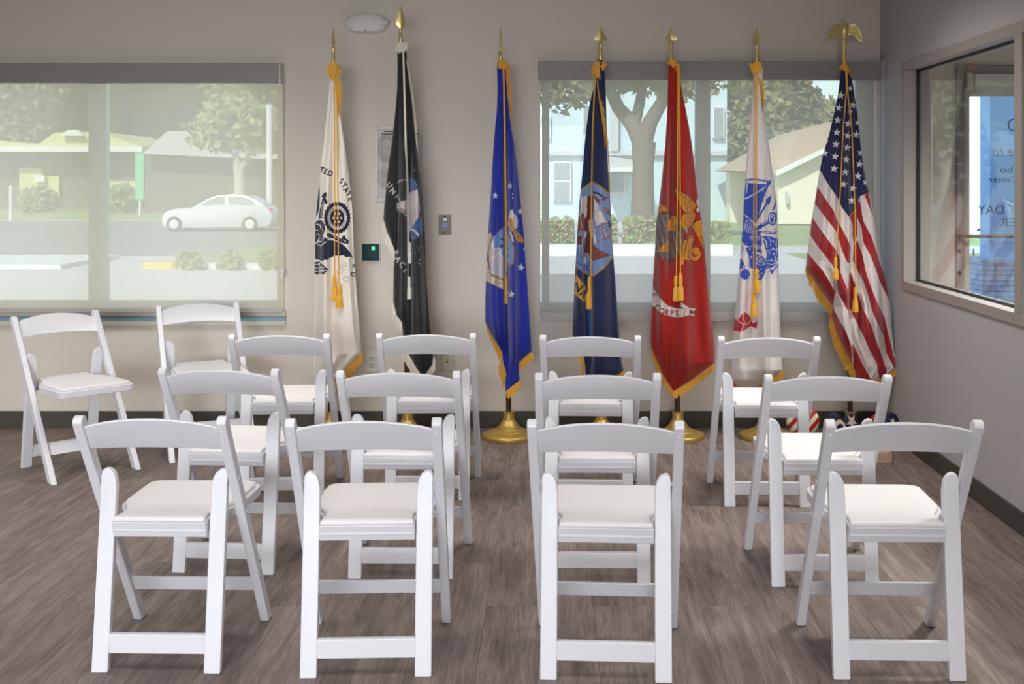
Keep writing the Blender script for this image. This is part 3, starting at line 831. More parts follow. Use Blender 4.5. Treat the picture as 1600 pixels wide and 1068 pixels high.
        prof = [(.0, H), (R * .42, H), (R * .55, H * .97), (R * .50, H * .93), (R * .58, H * .90), (R * .62, H * .70), (R * .50, H * .60), (R * .62, H * .575), (R * .50, H * .555),
                (R * .72, H * .50), (R * .88, H * .40), (R * .98, H * .15), (R * 1.0, 0.0), (.0, .004)]
        MB().lathe(prof, 40, (a.x, a.y, b.z), ribs=13, amp=.07).build('tassel', m, co, smooth=60)
    def spear(s, px, tip, shoulder, ferr, bottom, hw, turn=0.0, kind='spade'):
        """finial: flat blade on a turned ferrule, heights in photo pixels"""
        o = s.loc(px, bottom, YF + .004)
        def hz(py): return (bottom - py) * KF
        h, R = hw * KF, .0115
        fer = [(.0, -.02), (R * .95, -.02), (R * 1.0, 0), (R * 1.0, hz(ferr) * .55), (R * .82, hz(ferr) * .62), (R * .80, hz(ferr) * .90), (R * .95, hz(ferr) * .96), (R * .5, hz(ferr) + .004), (R * .3, hz(shoulder) - .004), (0, hz(shoulder))]
        MB().lathe(fer, 20, o).build('ferrule', M['brass'], s.root, smooth=40)
        zt, zs, zf = hz(tip), hz(shoulder), hz(ferr)
        if kind == 'spade':
            out = [(0, zt), (h * .30, zt - (zt - zs) * .45), (h * .72, zs + (zt - zs) * .16), (h, zs - .004), (h * .92, zs - .012), (h * .58, zs - .004), (h * .24, zs - .006), (h * .22, zf)]
        else:
            out = [(0, zt), (h * .35, zt - (zt - zs) * .30), (h * .75, zt - (zt - zs) * .72), (h, zs + .004), (h * .85, zs - (zs - zf) * .35), (h * .40, zf + (zs - zf) * .25), (h * .34, zf)]
        full = out + [(-x, z) for x, z in reversed(out[1:])]
        n = len(full); vs = []
        for x, z in full: vs.append((x, 0, z))
        cen = [(0, -.006, (zs * 2 + zt) / 3), (0, .006, (zs * 2 + zt) / 3), (0, -.004, zf), (0, .004, zf), (0, -.005, zs), (0, .005, zs)]
        vs2 = []
        for sg in (-1, 1):                            # ridge down the middle of both faces
            for x, z in full: vs2.append((x, sg * .0012, z))
            for x, z in full: vs2.append((x * .12, sg * (.0060 if z < zt - .01 else .0015), z - (0 if z < zt - .001 else .006)))
        fs = []
        for q in (0, 2 * n):
            for i in range(n):
                j = (i + 1) % n; fs.append((q + i, q + j, q + n + j, q + n + i))
            fs.append(tuple(q + n + i for i in range(n)))
        for i in range(n):
            j = (i + 1) % n; fs.append((i, j, 2 * n + j, 2 * n + i))
        ca, sa = math.cos(turn), math.sin(turn)
        vs2 = [(o.x + x * ca - y * sa, o.y + x * sa + y * ca, o.z + z) for x, y, z in vs2]
        MB().add(vs2, fs).build('finial', M['brass'], s.root, smooth=25)

NAVY, CREAM = (24, 29, 62), (238, 230, 218)

# 1 - cream flag, navy emblem ---------------------------------------------------
f = Flag('cream flag with navy wheel and eagle emblem, leftmost of the flags', 516, 650, 520, 98)
f.cloth([(101, 516, 526), (110, 515, 529), (125, 515, 531), (150, 513, 531), (174, 510.6, 531.5), (200, 507.5, 535), (225, 505, 539), (255, 500, 543), (280, 498.8, 545.7), (320, 494.5, 550.5), (350, 492, 552), (400, 491.8, 553.5), (460, 490.6, 558), (534, 489.6, 564), (553, 489.3, 565.5), (583, 488.8, 536), (606, 489, 510), (618, 492, 497)],
        [('r', [(541, 200), (553, 460), (560, 540)], 5, -.012), ('r', [(505, 230), (507, 400), (512, 600)], 9, .012), ('r', [(527, 200), (530, 600)], 7, -.010), ('s', [(520, 470), (540, 590)], 6, .008)],
        [(101, 255, 1.4), (255, 470, .62), (470, 618, 1.6)], waves=((3, .6, .006),))
def paint_cg(p):
    p.view(480, 240, 4.644)
    p.text('T', 106, 116, 40, 14, NAVY, .85, bold=1.5); p.text('E', 135, 128, 40, 20, NAVY, .85, bold=1.5); p.text('D', 168, 142, 40, 24, NAVY, .85, bold=1.5)
    for ch, x, y, a in (('S', 250, 198, 36), ('T', 268, 230, 46), ('A', 283, 262, 54), ('T', 301, 292, 60), ('E', 316, 330, 70)): p.text(ch, x, y, 38, a, NAVY, .85, bold=1.5)
    p.fill([(88, 200), (92, 300), (88, 390), (74, 445), (64, 450), (70, 380), (80, 290)], NAVY)
    p.fill([(122, 284), (138, 278), (142, 300), (134, 322), (148, 350), (138, 366), (122, 362), (112, 410), (108, 468), (82, 472), (92, 400), (104, 352), (112, 322), (104, 306)], NAVY)
    p.line([(122, 350), (104, 380), (98, 455)], 4, CREAM); p.line([(118, 372), (104, 460)], 2.5, (150, 148, 155))
    # wheel
    cx, cy, rx, ry = 218, 465, 93, 113
    p.ell(cx, cy, rx, ry, NAVY)
    for k in range(26):
        a = k * 2 * math.pi / 26; p.ell(cx + rx * .98 * math.cos(a), cy + ry * .98 * math.sin(a), 8, 8, NAVY)
    p.ell(cx, cy, rx * .76, ry * .78, CREAM)
    for k in range(30):
        a = k * 2 * math.pi / 30; p.line([(cx + rx * .5 * math.cos(a), cy + ry * .5 * math.sin(a)), (cx + rx * .78 * math.cos(a), cy + ry * .80 * math.sin(a))], 5.5, NAVY)
    p.ell(cx, cy, rx * .55, ry * .55, NAVY)
    for k in range(6):
        a = k * math.pi / 3; p.ell(cx + 28 * math.cos(a), cy + 34 * math.sin(a), 7, 7, CREAM)
    p.ell(cx, cy, 7, 7, CREAM)
    # eagle's head and neck
    p.fill([(60, 500), (76, 482), (104, 480), (122, 505), (132, 545), (122, 575), (108, 598), (86, 606), (70, 640), (58, 640)], NAVY)
    p.line([(72, 512), (96, 520), (100, 540)], 8, CREAM); p.line([(110, 548), (118, 560)], 5, CREAM); p.line([(62, 552), (84, 560)], 4, CREAM); p.line([(70, 580), (92, 590)], 4, CREAM)
    p.fill([(82, 632), (92, 604), (112, 594), (120, 610), (146, 612), (148, 630), (116, 634), (100, 634)], NAVY); p.line([(104, 612), (122, 620)], 4, CREAM)
    p.fill([(142, 574), (178, 580), (215, 600), (250, 618), (258, 596), (272, 590), (282, 616), (302, 628), (298, 656), (262, 650), (226, 636), (186, 616), (146, 604)], NAVY)
    p.line([(180, 592), (214, 612), (244, 628)], 4, (150, 148, 155)); p.line([(262, 626), (284, 640)], 5, CREAM)
    p.fill([(56, 648), (100, 640), (150, 626), (196, 630), (240, 646), (280, 676), (310, 712), (336, 758), (312, 746), (282, 752), (262, 736), (230, 742), (196, 738), (176, 754), (160, 756), (146, 772), (128, 768), (108, 778), (86, 770), (56, 764)], NAVY)
    p.line([(66, 648), (96, 670), (120, 650), (142, 636)], 5, CREAM)
    for k in range(7):
        y = 788 + k * 13; x1 = 70 + 92 * (1 - abs(k - 4) / 6)
        p.line([(54, y + 4), (x1 - 12, y + (6 if k % 2 else -2))], 6, NAVY); p.fill([(x1 - 24, y - 9), (x1, y + 2), (x1 - 24, y + 11)], NAVY)
    p.fill([(54, 780), (76, 790), (90, 830), (78, 880), (54, 866)], NAVY)
    for y in (800, 825, 850): p.line([(56, y), (84, y + 6)], 4, CREAM)
    grey = (206, 198, 190)
    p.text('R', 250, 838, 46, -50, grey, .8, True, 1.5); p.text('A', 228, 868, 42, -44, grey, .8, True, 1.5); p.text('U', 268, 800, 44, -56, grey, .8, True, 1.5); p.text('O', 282, 910, 46, -50, (196, 190, 184), .8, True, 1.5)
    p.text('R', 348, 812, 40, 80, NAVY, .7, bold=1.5); p.text('D', 340, 876, 44, 92, NAVY, .7, bold=1.5)
f.finish(paint_cg, CREAM)
f.fringe([(565, 551, .5, 14), (536, 582, 2, 14), (510, 604, 2, 12), (490, 612, 0, 11)], M['gold'])
f.fringe([(514, 100, -2, 20), (519, 98, -1, 26), (524, 98, 1, 26), (529, 102, 4, 12)], M['gold'], dens=1.6)
f.fringe([(524, 118, 7, 8), (526, 135, 7, 8), (527, 155, 5, 10), (529, 172, 2, 12)], M['gold'], dens=1.6)
f.fringe([(526, 103, 6, 3), (531, 106, 5, 3)], M['gold'], dens=2.5)
f.cord([(522.5, 108), (522.8, 150), (522.7, 430)], (522.5, 429, 470, 4.6), M['gold'])
f.cord([(524.5, 108), (526.3, 150), (527.5, 280), (529.3, 446)], (530, 444, 481, 5.4), M['gold'])
f.spear(521, 43, 66, 74, 98, 9, math.radians(78))

# 2 - black flag, silver fringe ---------------------------------------------------
BLK = (34, 34, 36)
f = Flag('black flag with silver and blue emblem, second flag from the left', 637, 658, 627, 62)
f.cloth([(66, 621, 634), (84, 621, 635.6), (112, 621, 637), (140, 620.5, 641), (169, 618, 644.5), (197, 615, 647), (225, 611.7, 650), (253, 607.5, 653.5), (281, 604, 658), (300, 602.5, 660), (325, 600, 661.5), (343, 599, 662.7), (360, 603.5, 663.5), (391, 616.5, 664.5), (420, 615, 665.2), (470, 614.4, 668.5), (490, 618, 670.3), (503, 627, 671), (520, 630.5, 673), (545, 634, 676.5), (557, 641, 677), (570, 648, 675), (583, 656, 666), (587, 659, 662)],
        [('r', [(623, 130), (622, 280), (619, 400)], 2.6, -.016), ('s', [(617.5, 330), (617, 395)], 1.5, -.012), ('r', [(632, 180), (631, 300), (629, 500)], 4, .012), ('r', [(640, 200), (640, 400), (641, 580)], 4.0, -.024), ('r', [(651, 240), (654, 420), (660, 575)], 6, .018), ('r', [(663, 300), (668, 560)], 4, -.008)],
        [(66, 270, 1.4), (270, 470, .62), (470, 587, 1.6)])
def paint_sf(p):
    p.view(590, 270, 5.089); W = (190, 184, 180)
    for ch, x, y, a, h in (('U', 93, 98, 42, 44), ('N', 122, 145, 46, 44), ('I', 153, 184, 50, 40)): p.text(ch, x, y, h, a, W, .85, bold=1.4)
    p.line([(160, 78), (172, 64), (200, 56), (232, 54)], 8, W); p.line([(158, 180), (166, 202), (180, 222)], 10, W)
    BL, BG = (48, 92, 150), (86, 126, 172)
    p.fill([(240, 44), (268, 44), (296, 64), (312, 96), (318, 130), (246, 156), (232, 140), (236, 80)], BL)
    p.line([(268, 46), (282, 100), (284, 145)], 3, BG); p.line([(248, 90), (310, 92)], 3, BG); p.line([(268, 44), (296, 64), (312, 96), (318, 130)], 3.5, (120, 150, 175))
    p.fill([(232, 120), (246, 150), (236, 215), (214, 225), (220, 180)], (60, 45, 95))
    SL, SD = (205, 196, 198), (146, 128, 124)
    p.fill([(246, 158), (318, 132), (330, 220), (336, 295), (326, 350), (266, 446), (244, 505), (236, 440), (214, 335), (228, 290), (232, 215)], SL)
    p.fill([(262, 320), (330, 235), (336, 295), (326, 350), (266, 446)], (196, 184, 182))
    p.fill([(154, 238), (190, 226), (236, 212), (240, 320), (222, 330), (196, 296), (154, 282)], (196, 186, 186))
    p.fill([(154, 282), (196, 284), (236, 306), (240, 336), (218, 326), (154, 304)], SD)
    p.fill([(214, 335), (236, 350), (240, 470), (226, 420)], (72, 58, 100))
    p.fill([(328, 318), (346, 350), (358, 400), (358, 470), (334, 506), (296, 528), (258, 526), (258, 470), (268, 446), (322, 356)], BL)
    p.line([(290, 420), (356, 410)], 3, BG); p.line([(330, 340), (340, 420), (318, 515)], 3, BG); p.line([(350, 380), (300, 440), (290, 525)], 3, BG)
    p.line([(262, 446), (292, 458), (322, 490)], 15, (214, 208, 208))
    for x, y in ((315, 582), (341, 585), (326, 609), (278, 626), (336, 690), (325, 716), (341, 724), (300, 640)): p.ell(x, y, 4, 4, W)
    p.ell(295, -20, 4, 4, W)
    for ch, x, y, a, h in (('P', 146, 636, 52, 44), ('A', 162, 684, 50, 46), ('C', 196, 728, 50, 46), ('E', 222, 776, 50, 34)): p.text(ch, x, y, h, a, W, .9, bold=1.4)
    p.text('F', 226, 830, 34, 40, (120, 116, 114), .6); p.text('R', 270, 930, 36, 30, (130, 126, 124), .6)
f.finish(paint_sf, BLK)
f.fringe([(599.2, 343, -.5, 14), (604, 361, -4, 13), (617, 391, 0, 17)], M['silver'])
f.fringe([(614.4, 472, -1, 13), (619, 491, -3, 13), (628, 504, 0, 19), (630.5, 521, -1, 12)], M['silver'])
f.fringe([(634, 546, -6, 10), (641, 558, -7, 9), (648, 571, -6, 9), (657, 584, -4, 7)], M['silver'])
f.fringe([(677.2, 556, 3, 8), (675.5, 570, 4, 8), (666, 583, 3, 7), (659, 586, 0, 7)], M['silver'])
f.fringe([(622, 66, -4, 15), (627, 64, -1, 18), (633, 66, 3, 12)], M['silver'], dens=2)
f.fringe([(630, 68, 7, 0), (632, 72, 5, 4)], M['silver'], dens=3)
f.fringe([(634, 90, 3, 12), (641, 130, 3, 14), (645.5, 168, 3, 14), (648, 200, 2.5, 12), (650.5, 228, 1.5, 10)], M['silver'], dens=.8)
f.cord([(630.5, 74), (632, 120), (634.7, 225), (637.5, 280), (639, 380)], (639.8, 378, 411, 4.0), M['silver'])
f.cord([(629, 74), (630.5, 120), (633, 225), (636, 280), (637.6, 434)], (638.8, 432, 467, 4.6), M['silver'], .0026)
f.spear(626, 7, 36, 46, 62, 7.6, math.radians(14), 'leaf')

# 3 - bright blue flag ---------------------------------------------------------
BLUE, W = (26, 44, 158), (206, 208, 222)
f = Flag('bright royal blue flag with white stars and shield emblem, third flag from the left', 795, 660, 783, 91)
f.cloth([(94, 777.5, 790), (105, 776.5, 791), (140, 777.5, 792), (170, 776.5, 795), (200, 773.5, 799), (230, 771, 804.5), (260, 769, 808), (290, 767.5, 811), (320, 765.5, 814), (350, 763.4, 817), (380, 761.6, 819.4), (410, 760.4, 821.5), (440, 759, 824), (470, 758, 826), (503, 758, 828.4), (525, 769, 829.7), (549, 784.5, 831), (566, 786, 811), (582, 791, 811), (596, 790, 812), (609, 789.5, 794), (612, 790, 791)],
        [('r', [(788, 120), (790, 300), (791, 480), (793, 600)], 4.2, -.030), ('r', [(773, 250), (769, 420), (772, 500), (779, 540)], 6, .016), ('r', [(781, 300), (780, 480), (785, 560)], 4, -.010), ('r', [(799, 200), (802, 400), (803, 590)], 5, .020), ('r', [(812, 300), (818, 540)], 6, -.010)],
        [(94, 270, 1.4), (270, 480, .62), (480, 612, 1.6)], deep=.68)
def paint_af(p):
    p.view(750, 270, 5.0875); O = (176, 92, 52)
    for x, y, r, ro in ((122, 181, 32, .15), (238, 104, 30, .1), (320, 306, 30, .1), (325, 751, 36, .2), (248, 963, 33, .15)): p.star(x, y, r, W, ro, .86)
    p.fill([(252, 60), (275, 60), (275, 150), (254, 150)], BLUE); p.line([(256, 160), (260, 176)], 4, W); p.fill([(255, 190), (272, 208), (258, 204)], W); p.fill([(74, 300), (84, 308), (76, 316)], W); p.fill([(340, 606), (356, 598), (352, 612)], W)
    p.fill([(222, 410), (228, 350), (240, 296), (256, 288), (268, 322), (290, 340), (302, 380), (296, 430), (280, 452), (252, 460), (234, 446)], (220, 212, 205))
    p.fill([(228, 380), (238, 362), (258, 360), (266, 420), (276, 452), (300, 470), (322, 492), (344, 530), (340, 562), (318, 548), (300, 552), (284, 530), (268, 500), (258, 458), (240, 446)], (206, 136, 40))
    for q in ([(274, 462), (300, 500), (312, 545)], [(280, 470), (330, 540)], [(268, 480), (290, 536)]): p.line(q, 3.5, (120, 76, 30))
    p.line([(262, 330), (266, 400)], 4, (206, 150, 80)); p.fill([(226, 456), (246, 462), (262, 510), (270, 556), (254, 540), (238, 490)], (200, 200, 215))
    p.fill([(96, 516), (195, 426), (214, 480), (234, 500), (252, 540), (270, 604), (266, 714), (232, 734), (206, 690), (186, 690), (160, 650), (128, 612), (104, 560)], (108, 152, 214))
    p.fill([(60, 640), (76, 575), (92, 530), (104, 570), (112, 600), (130, 596), (146, 612), (160, 606), (158, 640), (182, 676), (196, 700), (196, 862), (84, 806)], (196, 192, 202))
    p.fill([(66, 700), (160, 606), (170, 640), (90, 700)], (226, 200, 190))
    p.line([(92, 524), (106, 560), (104, 588), (124, 604), (146, 598), (166, 612), (156, 640), (180, 670)], 8, (226, 218, 210))
    for q in ([(150, 512), (196, 524), (196, 548), (168, 532)], [(158, 572), (198, 566), (176, 592), (198, 606), (160, 590)], [(204, 640), (240, 660), (206, 670)], [(204, 590), (228, 610), (206, 622)]): p.fill(q, (104, 62, 48))
    p.line([(96, 516), (195, 424)], 7, O); p.line([(94, 516), (64, 632), (84, 804), (196, 850)], 8, O); p.line([(214, 474), (246, 530), (271, 604), (266, 716), (226, 738)], 8, O)
    p.fill([(60, 490), (84, 470), (96, 496), (80, 540), (60, 640), (50, 640)], (202, 190, 168)); p.line([(60, 490), (84, 470), (96, 496)], 4, O)
    p.fill([(48, 720), (62, 700), (70, 760), (86, 812), (194, 858), (192, 930), (44, 858)], (206, 198, 172)); p.line([(42, 856), (192, 930)], 6, O); p.line([(86, 812), (194, 858)], 5, O)
    GG = (150, 146, 96)
    p.text('A', 128, 862, 32, 18, GG, .9); p.text('I', 150, 872, 32, 18, GG, .9); p.text('R', 168, 880, 32, 18, GG, .9); p.text('S', 84, 836, 32, 32, GG, .8); p.text('E', 66, 800, 30, 50, GG, .8); p.text('T', 54, 752, 28, 66, GG, .8)
f.finish(paint_af, BLUE)
f.fringe([(758, 503, 4, 13), (769, 526, 3, 14), (784.5, 550, -2, 16), (785.5, 568, -6, 14), (791, 583, -6, 13), (789.5, 600, -3, 8)], M['gold'])
f.fringe([(831, 549, 2.5, 10), (820, 558, 3, 12), (811, 566, 2.5, 12)], M['gold'])
f.fringe([(812, 594, 3, 10), (800, 603, 3, 12), (790, 611, 3, 12)], M['gold'])
f.fringe([(779, 94, -2, 12), (784, 93, 3, 14), (790, 95, 7, 14), (791, 100, 6, 12)], M['gold'], dens=1.8)
f.fringe([(790, 100, 5, 14), (791, 125, 6, 14), (793, 150, 5, 14), (796, 172, 3, 18)], M['gold'], dens=1.8)
f.cord([(785.5, 100), (786.6, 120), (788.5, 230), (789.6, 320), (790.2, 433)], (790.3, 431, 474, 3.6), M['gold'])
f.cord([(787.5, 100), (788, 120), (789.8, 230), (791, 320), (791.2, 425)], (791.0, 433, 470, 3.0), M['gold'], .0028)
f.spear(782, 40, 68, 76, 91, 10, math.radians(82))

# 4 - navy blue flag ------------------------------------------------------------
NB, ROPE = (28, 40, 82), (186, 148, 66)
f = Flag('dark navy blue flag with ship seal and rope border, fourth flag from the left', 939.5, 658, 937.7, 90)
f.cloth([(94, 932, 942), (110, 931, 945), (134, 929, 946.3), (155, 923, 947), (170, 920, 947.3), (200, 916, 948), (230, 913, 949), (260, 910.8, 950), (290, 907.8, 952), (320, 904.8, 954), (350, 902.7, 955.7), (380, 901, 957), (410, 899.4, 959.3), (440, 897.6, 961.7), (470, 896.4, 963.8), (500, 895, 966), (525, 894.3, 968), (545, 903, 969.5), (563, 914, 971), (580, 914.5, 975), (592, 916, 958), (600, 925, 940)],
        [('r', [(931, 120), (924, 200), (919, 290), (917, 400), (919, 500), (920, 590)], 5.0, -.034), ('r', [(907, 250), (903, 400), (903, 515)], 6, .016), ('s', [(925, 150), (924, 420), (926, 590)], 3, .008), ('r', [(938, 200), (942, 590)], 8, .014), ('r', [(955, 380), (960, 580)], 6, -.008)],
        [(94, 275, 1.4), (275, 478, .62), (478, 600, 1.6)], deep=.68)
def paint_navy(p):
    p.view(885, 270, 4.856)
    LB, SAIL, RD, BR = (124, 148, 198), (214, 208, 208), (136, 66, 60), (104, 44, 36)
    oval = [(104, 136), (140, 108), (195, 64), (255, 100), (318, 152), (330, 240), (345, 440), (357, 628), (285, 718), (205, 784), (140, 765), (72, 702), (84, 520), (94, 300)]
    p.fill(oval, LB)
    p.fill([(70, 560), (90, 560), (120, 640), (130, 700), (180, 700), (190, 770), (130, 756), (72, 700)], (96, 122, 176))
    p.fill([(200, 130), (215, 146), (205, 180)], RD)
    p.line([(214, 150), (240, 156), (288, 190)], 16, (18, 20, 40))
    for k in range(5): p.ell(228 + k * 13, 156 + k * 7.5, 3, 3, SAIL)
    p.fill([(206, 170), (252, 206), (262, 240), (240, 222), (206, 204)], RD); p.fill([(262, 196), (318, 180), (312, 196), (270, 216)], RD); p.fill([(276, 258), (326, 276), (334, 330), (300, 300)], RD); p.fill([(284, 268), (318, 284), (310, 292)], (212, 190, 190))
    p.fill([(108, 178), (158, 172), (160, 300), (150, 340), (124, 330), (106, 280)], SAIL, (60, 50, 60), 2.5)
    p.fill([(96, 280), (124, 330), (120, 350), (94, 340)], LB); p.fill([(96, 330), (132, 300), (146, 380), (160, 470), (118, 440), (86, 470), (90, 390)], RD); p.line([(104, 300), (118, 420)], 3, SAIL)
    p.fill([(84, 480), (118, 470), (110, 540), (84, 550)], BR); p.fill([(100, 440), (130, 430), (132, 470), (108, 480)], (124, 148, 198), (60, 50, 60), 2)
    p.fill([(158, 176), (204, 172), (204, 300), (190, 390), (196, 480), (204, 560), (170, 610), (132, 602), (146, 470), (130, 380), (154, 320)], BR)
    p.fill([(206, 182), (232, 220), (256, 272), (236, 282), (206, 300)], SAIL, (60, 50, 60), 2.5)
    p.fill([(212, 288), (258, 280), (282, 316), (310, 376), (262, 380), (230, 410), (210, 350)], SAIL, (60, 50, 60), 2.5)
    p.fill([(166, 360), (186, 344), (206, 352), (212, 420), (230, 440), (212, 460), (206, 500), (188, 480), (170, 440)], (188, 182, 188), (60, 50, 60), 2.5)
    p.fill([(206, 440), (222, 470), (232, 540), (204, 540)], SAIL, (60, 50, 60), 2)
    p.fill([(274, 402), (290, 430), (314, 502), (288, 490)], SAIL, (60, 50, 60), 2)
    for q in ([(226, 412), (318, 376)], [(230, 470), (338, 420)], [(236, 526), (330, 476)], [(262, 400), (300, 500)], [(318, 376), (342, 440), (322, 500)]): p.line(q, 8, (160, 96, 84))
    p.fill([(318, 356), (334, 380), (338, 420), (320, 408)], (20, 22, 44))
    p.fill([(196, 546), (250, 584), (334, 624), (300, 636), (204, 664), (170, 620)], RD, (70, 30, 30), 3); p.line([(210, 580), (300, 622)], 3, (180, 110, 96))
    p.fill([(114, 512), (124, 470), (140, 440), (158, 444), (152, 480), (132, 516), (126, 560), (140, 620), (152, 640), (150, 690), (118, 690), (128, 640), (112, 560)], (178, 182, 204), (50, 50, 70), 2.5)
    for q in ([(80, 590), (84, 606)], [(78, 680), (116, 700)], [(160, 640), (182, 720)], [(130, 690), (180, 760)], [(150, 680), (176, 760)]): p.line(q, 6, (40, 60, 110))
    p.fill([(128, 604), (150, 606), (152, 640), (130, 640)], (150, 110, 60))
    for q in ([(104, 136), (140, 108), (195, 66), (255, 102), (318, 154)], [(74, 702), (130, 752), (165, 770), (205, 780), (285, 718), (356, 630)]):
        p.line(q, 12, ROPE)
        for a, b in zip(q[:-1], q[1:]):
            n = max(2, int(math.hypot(b[0] - a[0], b[1] - a[1]) / 13))
            for k in range(n):
                t = (k + .5) / n; x, y = a[0] + (b[0] - a[0]) * t, a[1] + (b[1] - a[1]) * t
                p.line([(x - 3, y - 6), (x + 3, y + 6)], 2.4, (90, 66, 40))
    GO = (206, 150, 56)
    p.fill([(70, 770), (104, 806), (146, 856), (158, 930), (156, 994), (110, 960), (60, 916)], GO); p.line([(70, 770), (104, 806), (146, 856)], 3, (120, 80, 30))
    p.text('N', 84, 868, 64, 24, (28, 36, 66), .95, shear=.3, bold=2); p.text('A', 128, 916, 60, 30, (28, 36, 66), .85, shear=.25, bold=2)
    p.fill([(162, 1020), (192, 1030), (192, 1290), (158, 1290)], (30, 82, 150))
f.finish(paint_navy, NB)
f.fringe([(894.5, 522, 0, 6), (903, 544, -2, 9), (913, 560, -4, 9), (914.5, 590, -6, 8)], M['gold'])
f.fringe([(975, 578, 1, 10), (960, 590, 1, 10), (940, 599, 0, 10)], M['gold'])
f.fringe([(930, 96, -5, 18), (933, 95, -3, 28), (936, 96, 0, 26)], M['gold'], dens=2.4)
f.fringe([(937, 98, 8, -2), (941, 99, 8, 1), (938, 103, 4, 8)], M['gold'], dens=2.4)
f.fringe([(932, 124, 4, 16), (935, 150, 6, 14), (940, 185, 6, 14), (945, 218, 3, 18)], M['gold'], dens=2)
f.fringe([(948.5, 215, 2, 6), (952, 290, 2, 6), (953, 300, 2, 5)], M['gold'], dens=.5)
f.cord([(932, 104), (929, 140), (926, 200), (924.6, 290), (923, 435)], (921.3, 432, 482, 5.4), M['gold'], .0042)
f.spear(938, 40, 59, 68, 89, 10.3, math.radians(8))

# 5 - red flag -------------------------------------------------------------------
RED, G5, BK = (164, 26, 18), (216, 140, 30), (60, 28, 16)
f = Flag('red flag with gold eagle, grey globe and anchor emblem, third from the right', 1059, 652, 1049.5, 91)
f.cloth([(93, 1044, 1054), (98, 1044, 1057), (130, 1043.7, 1063.5), (170, 1042.8, 1071.3), (200, 1041, 1077), (230, 1039, 1081.8), (260, 1036, 1085.4), (290, 1033, 1088.4), (320, 1029.4, 1092.3), (350, 1025, 1097.4), (380, 1024, 1100.4), (410, 1021.9, 1103.4), (440, 1020, 1106.4), (470, 1018.9, 1109.4), (500, 1017, 1112.4), (530, 1016.2, 1116), (545, 1017.5, 1117), (566, 1027, 1117), (584, 1035, 1094), (600, 1045, 1071), (611, 1052, 1053)],
        [('r', [(1052, 110), (1048, 250), (1046, 370), (1046, 440)], 4.5, -.022), ('r', [(1046, 520), (1047, 600)], 5, -.014), ('r', [(1044, 150), (1035, 380), (1032, 540)], 7, .018), ('r', [(1024, 420), (1026, 560)], 5, -.008), ('r', [(1068, 200), (1068, 420), (1072, 590)], 9, .018), ('r', [(1084, 300), (1092, 560)], 8, -.012), ('r', [(1102, 420), (1106, 560)], 6, .008)],
        [(93, 285, 1.4), (285, 512, .62), (512, 611, 1.6)], deep=.68)
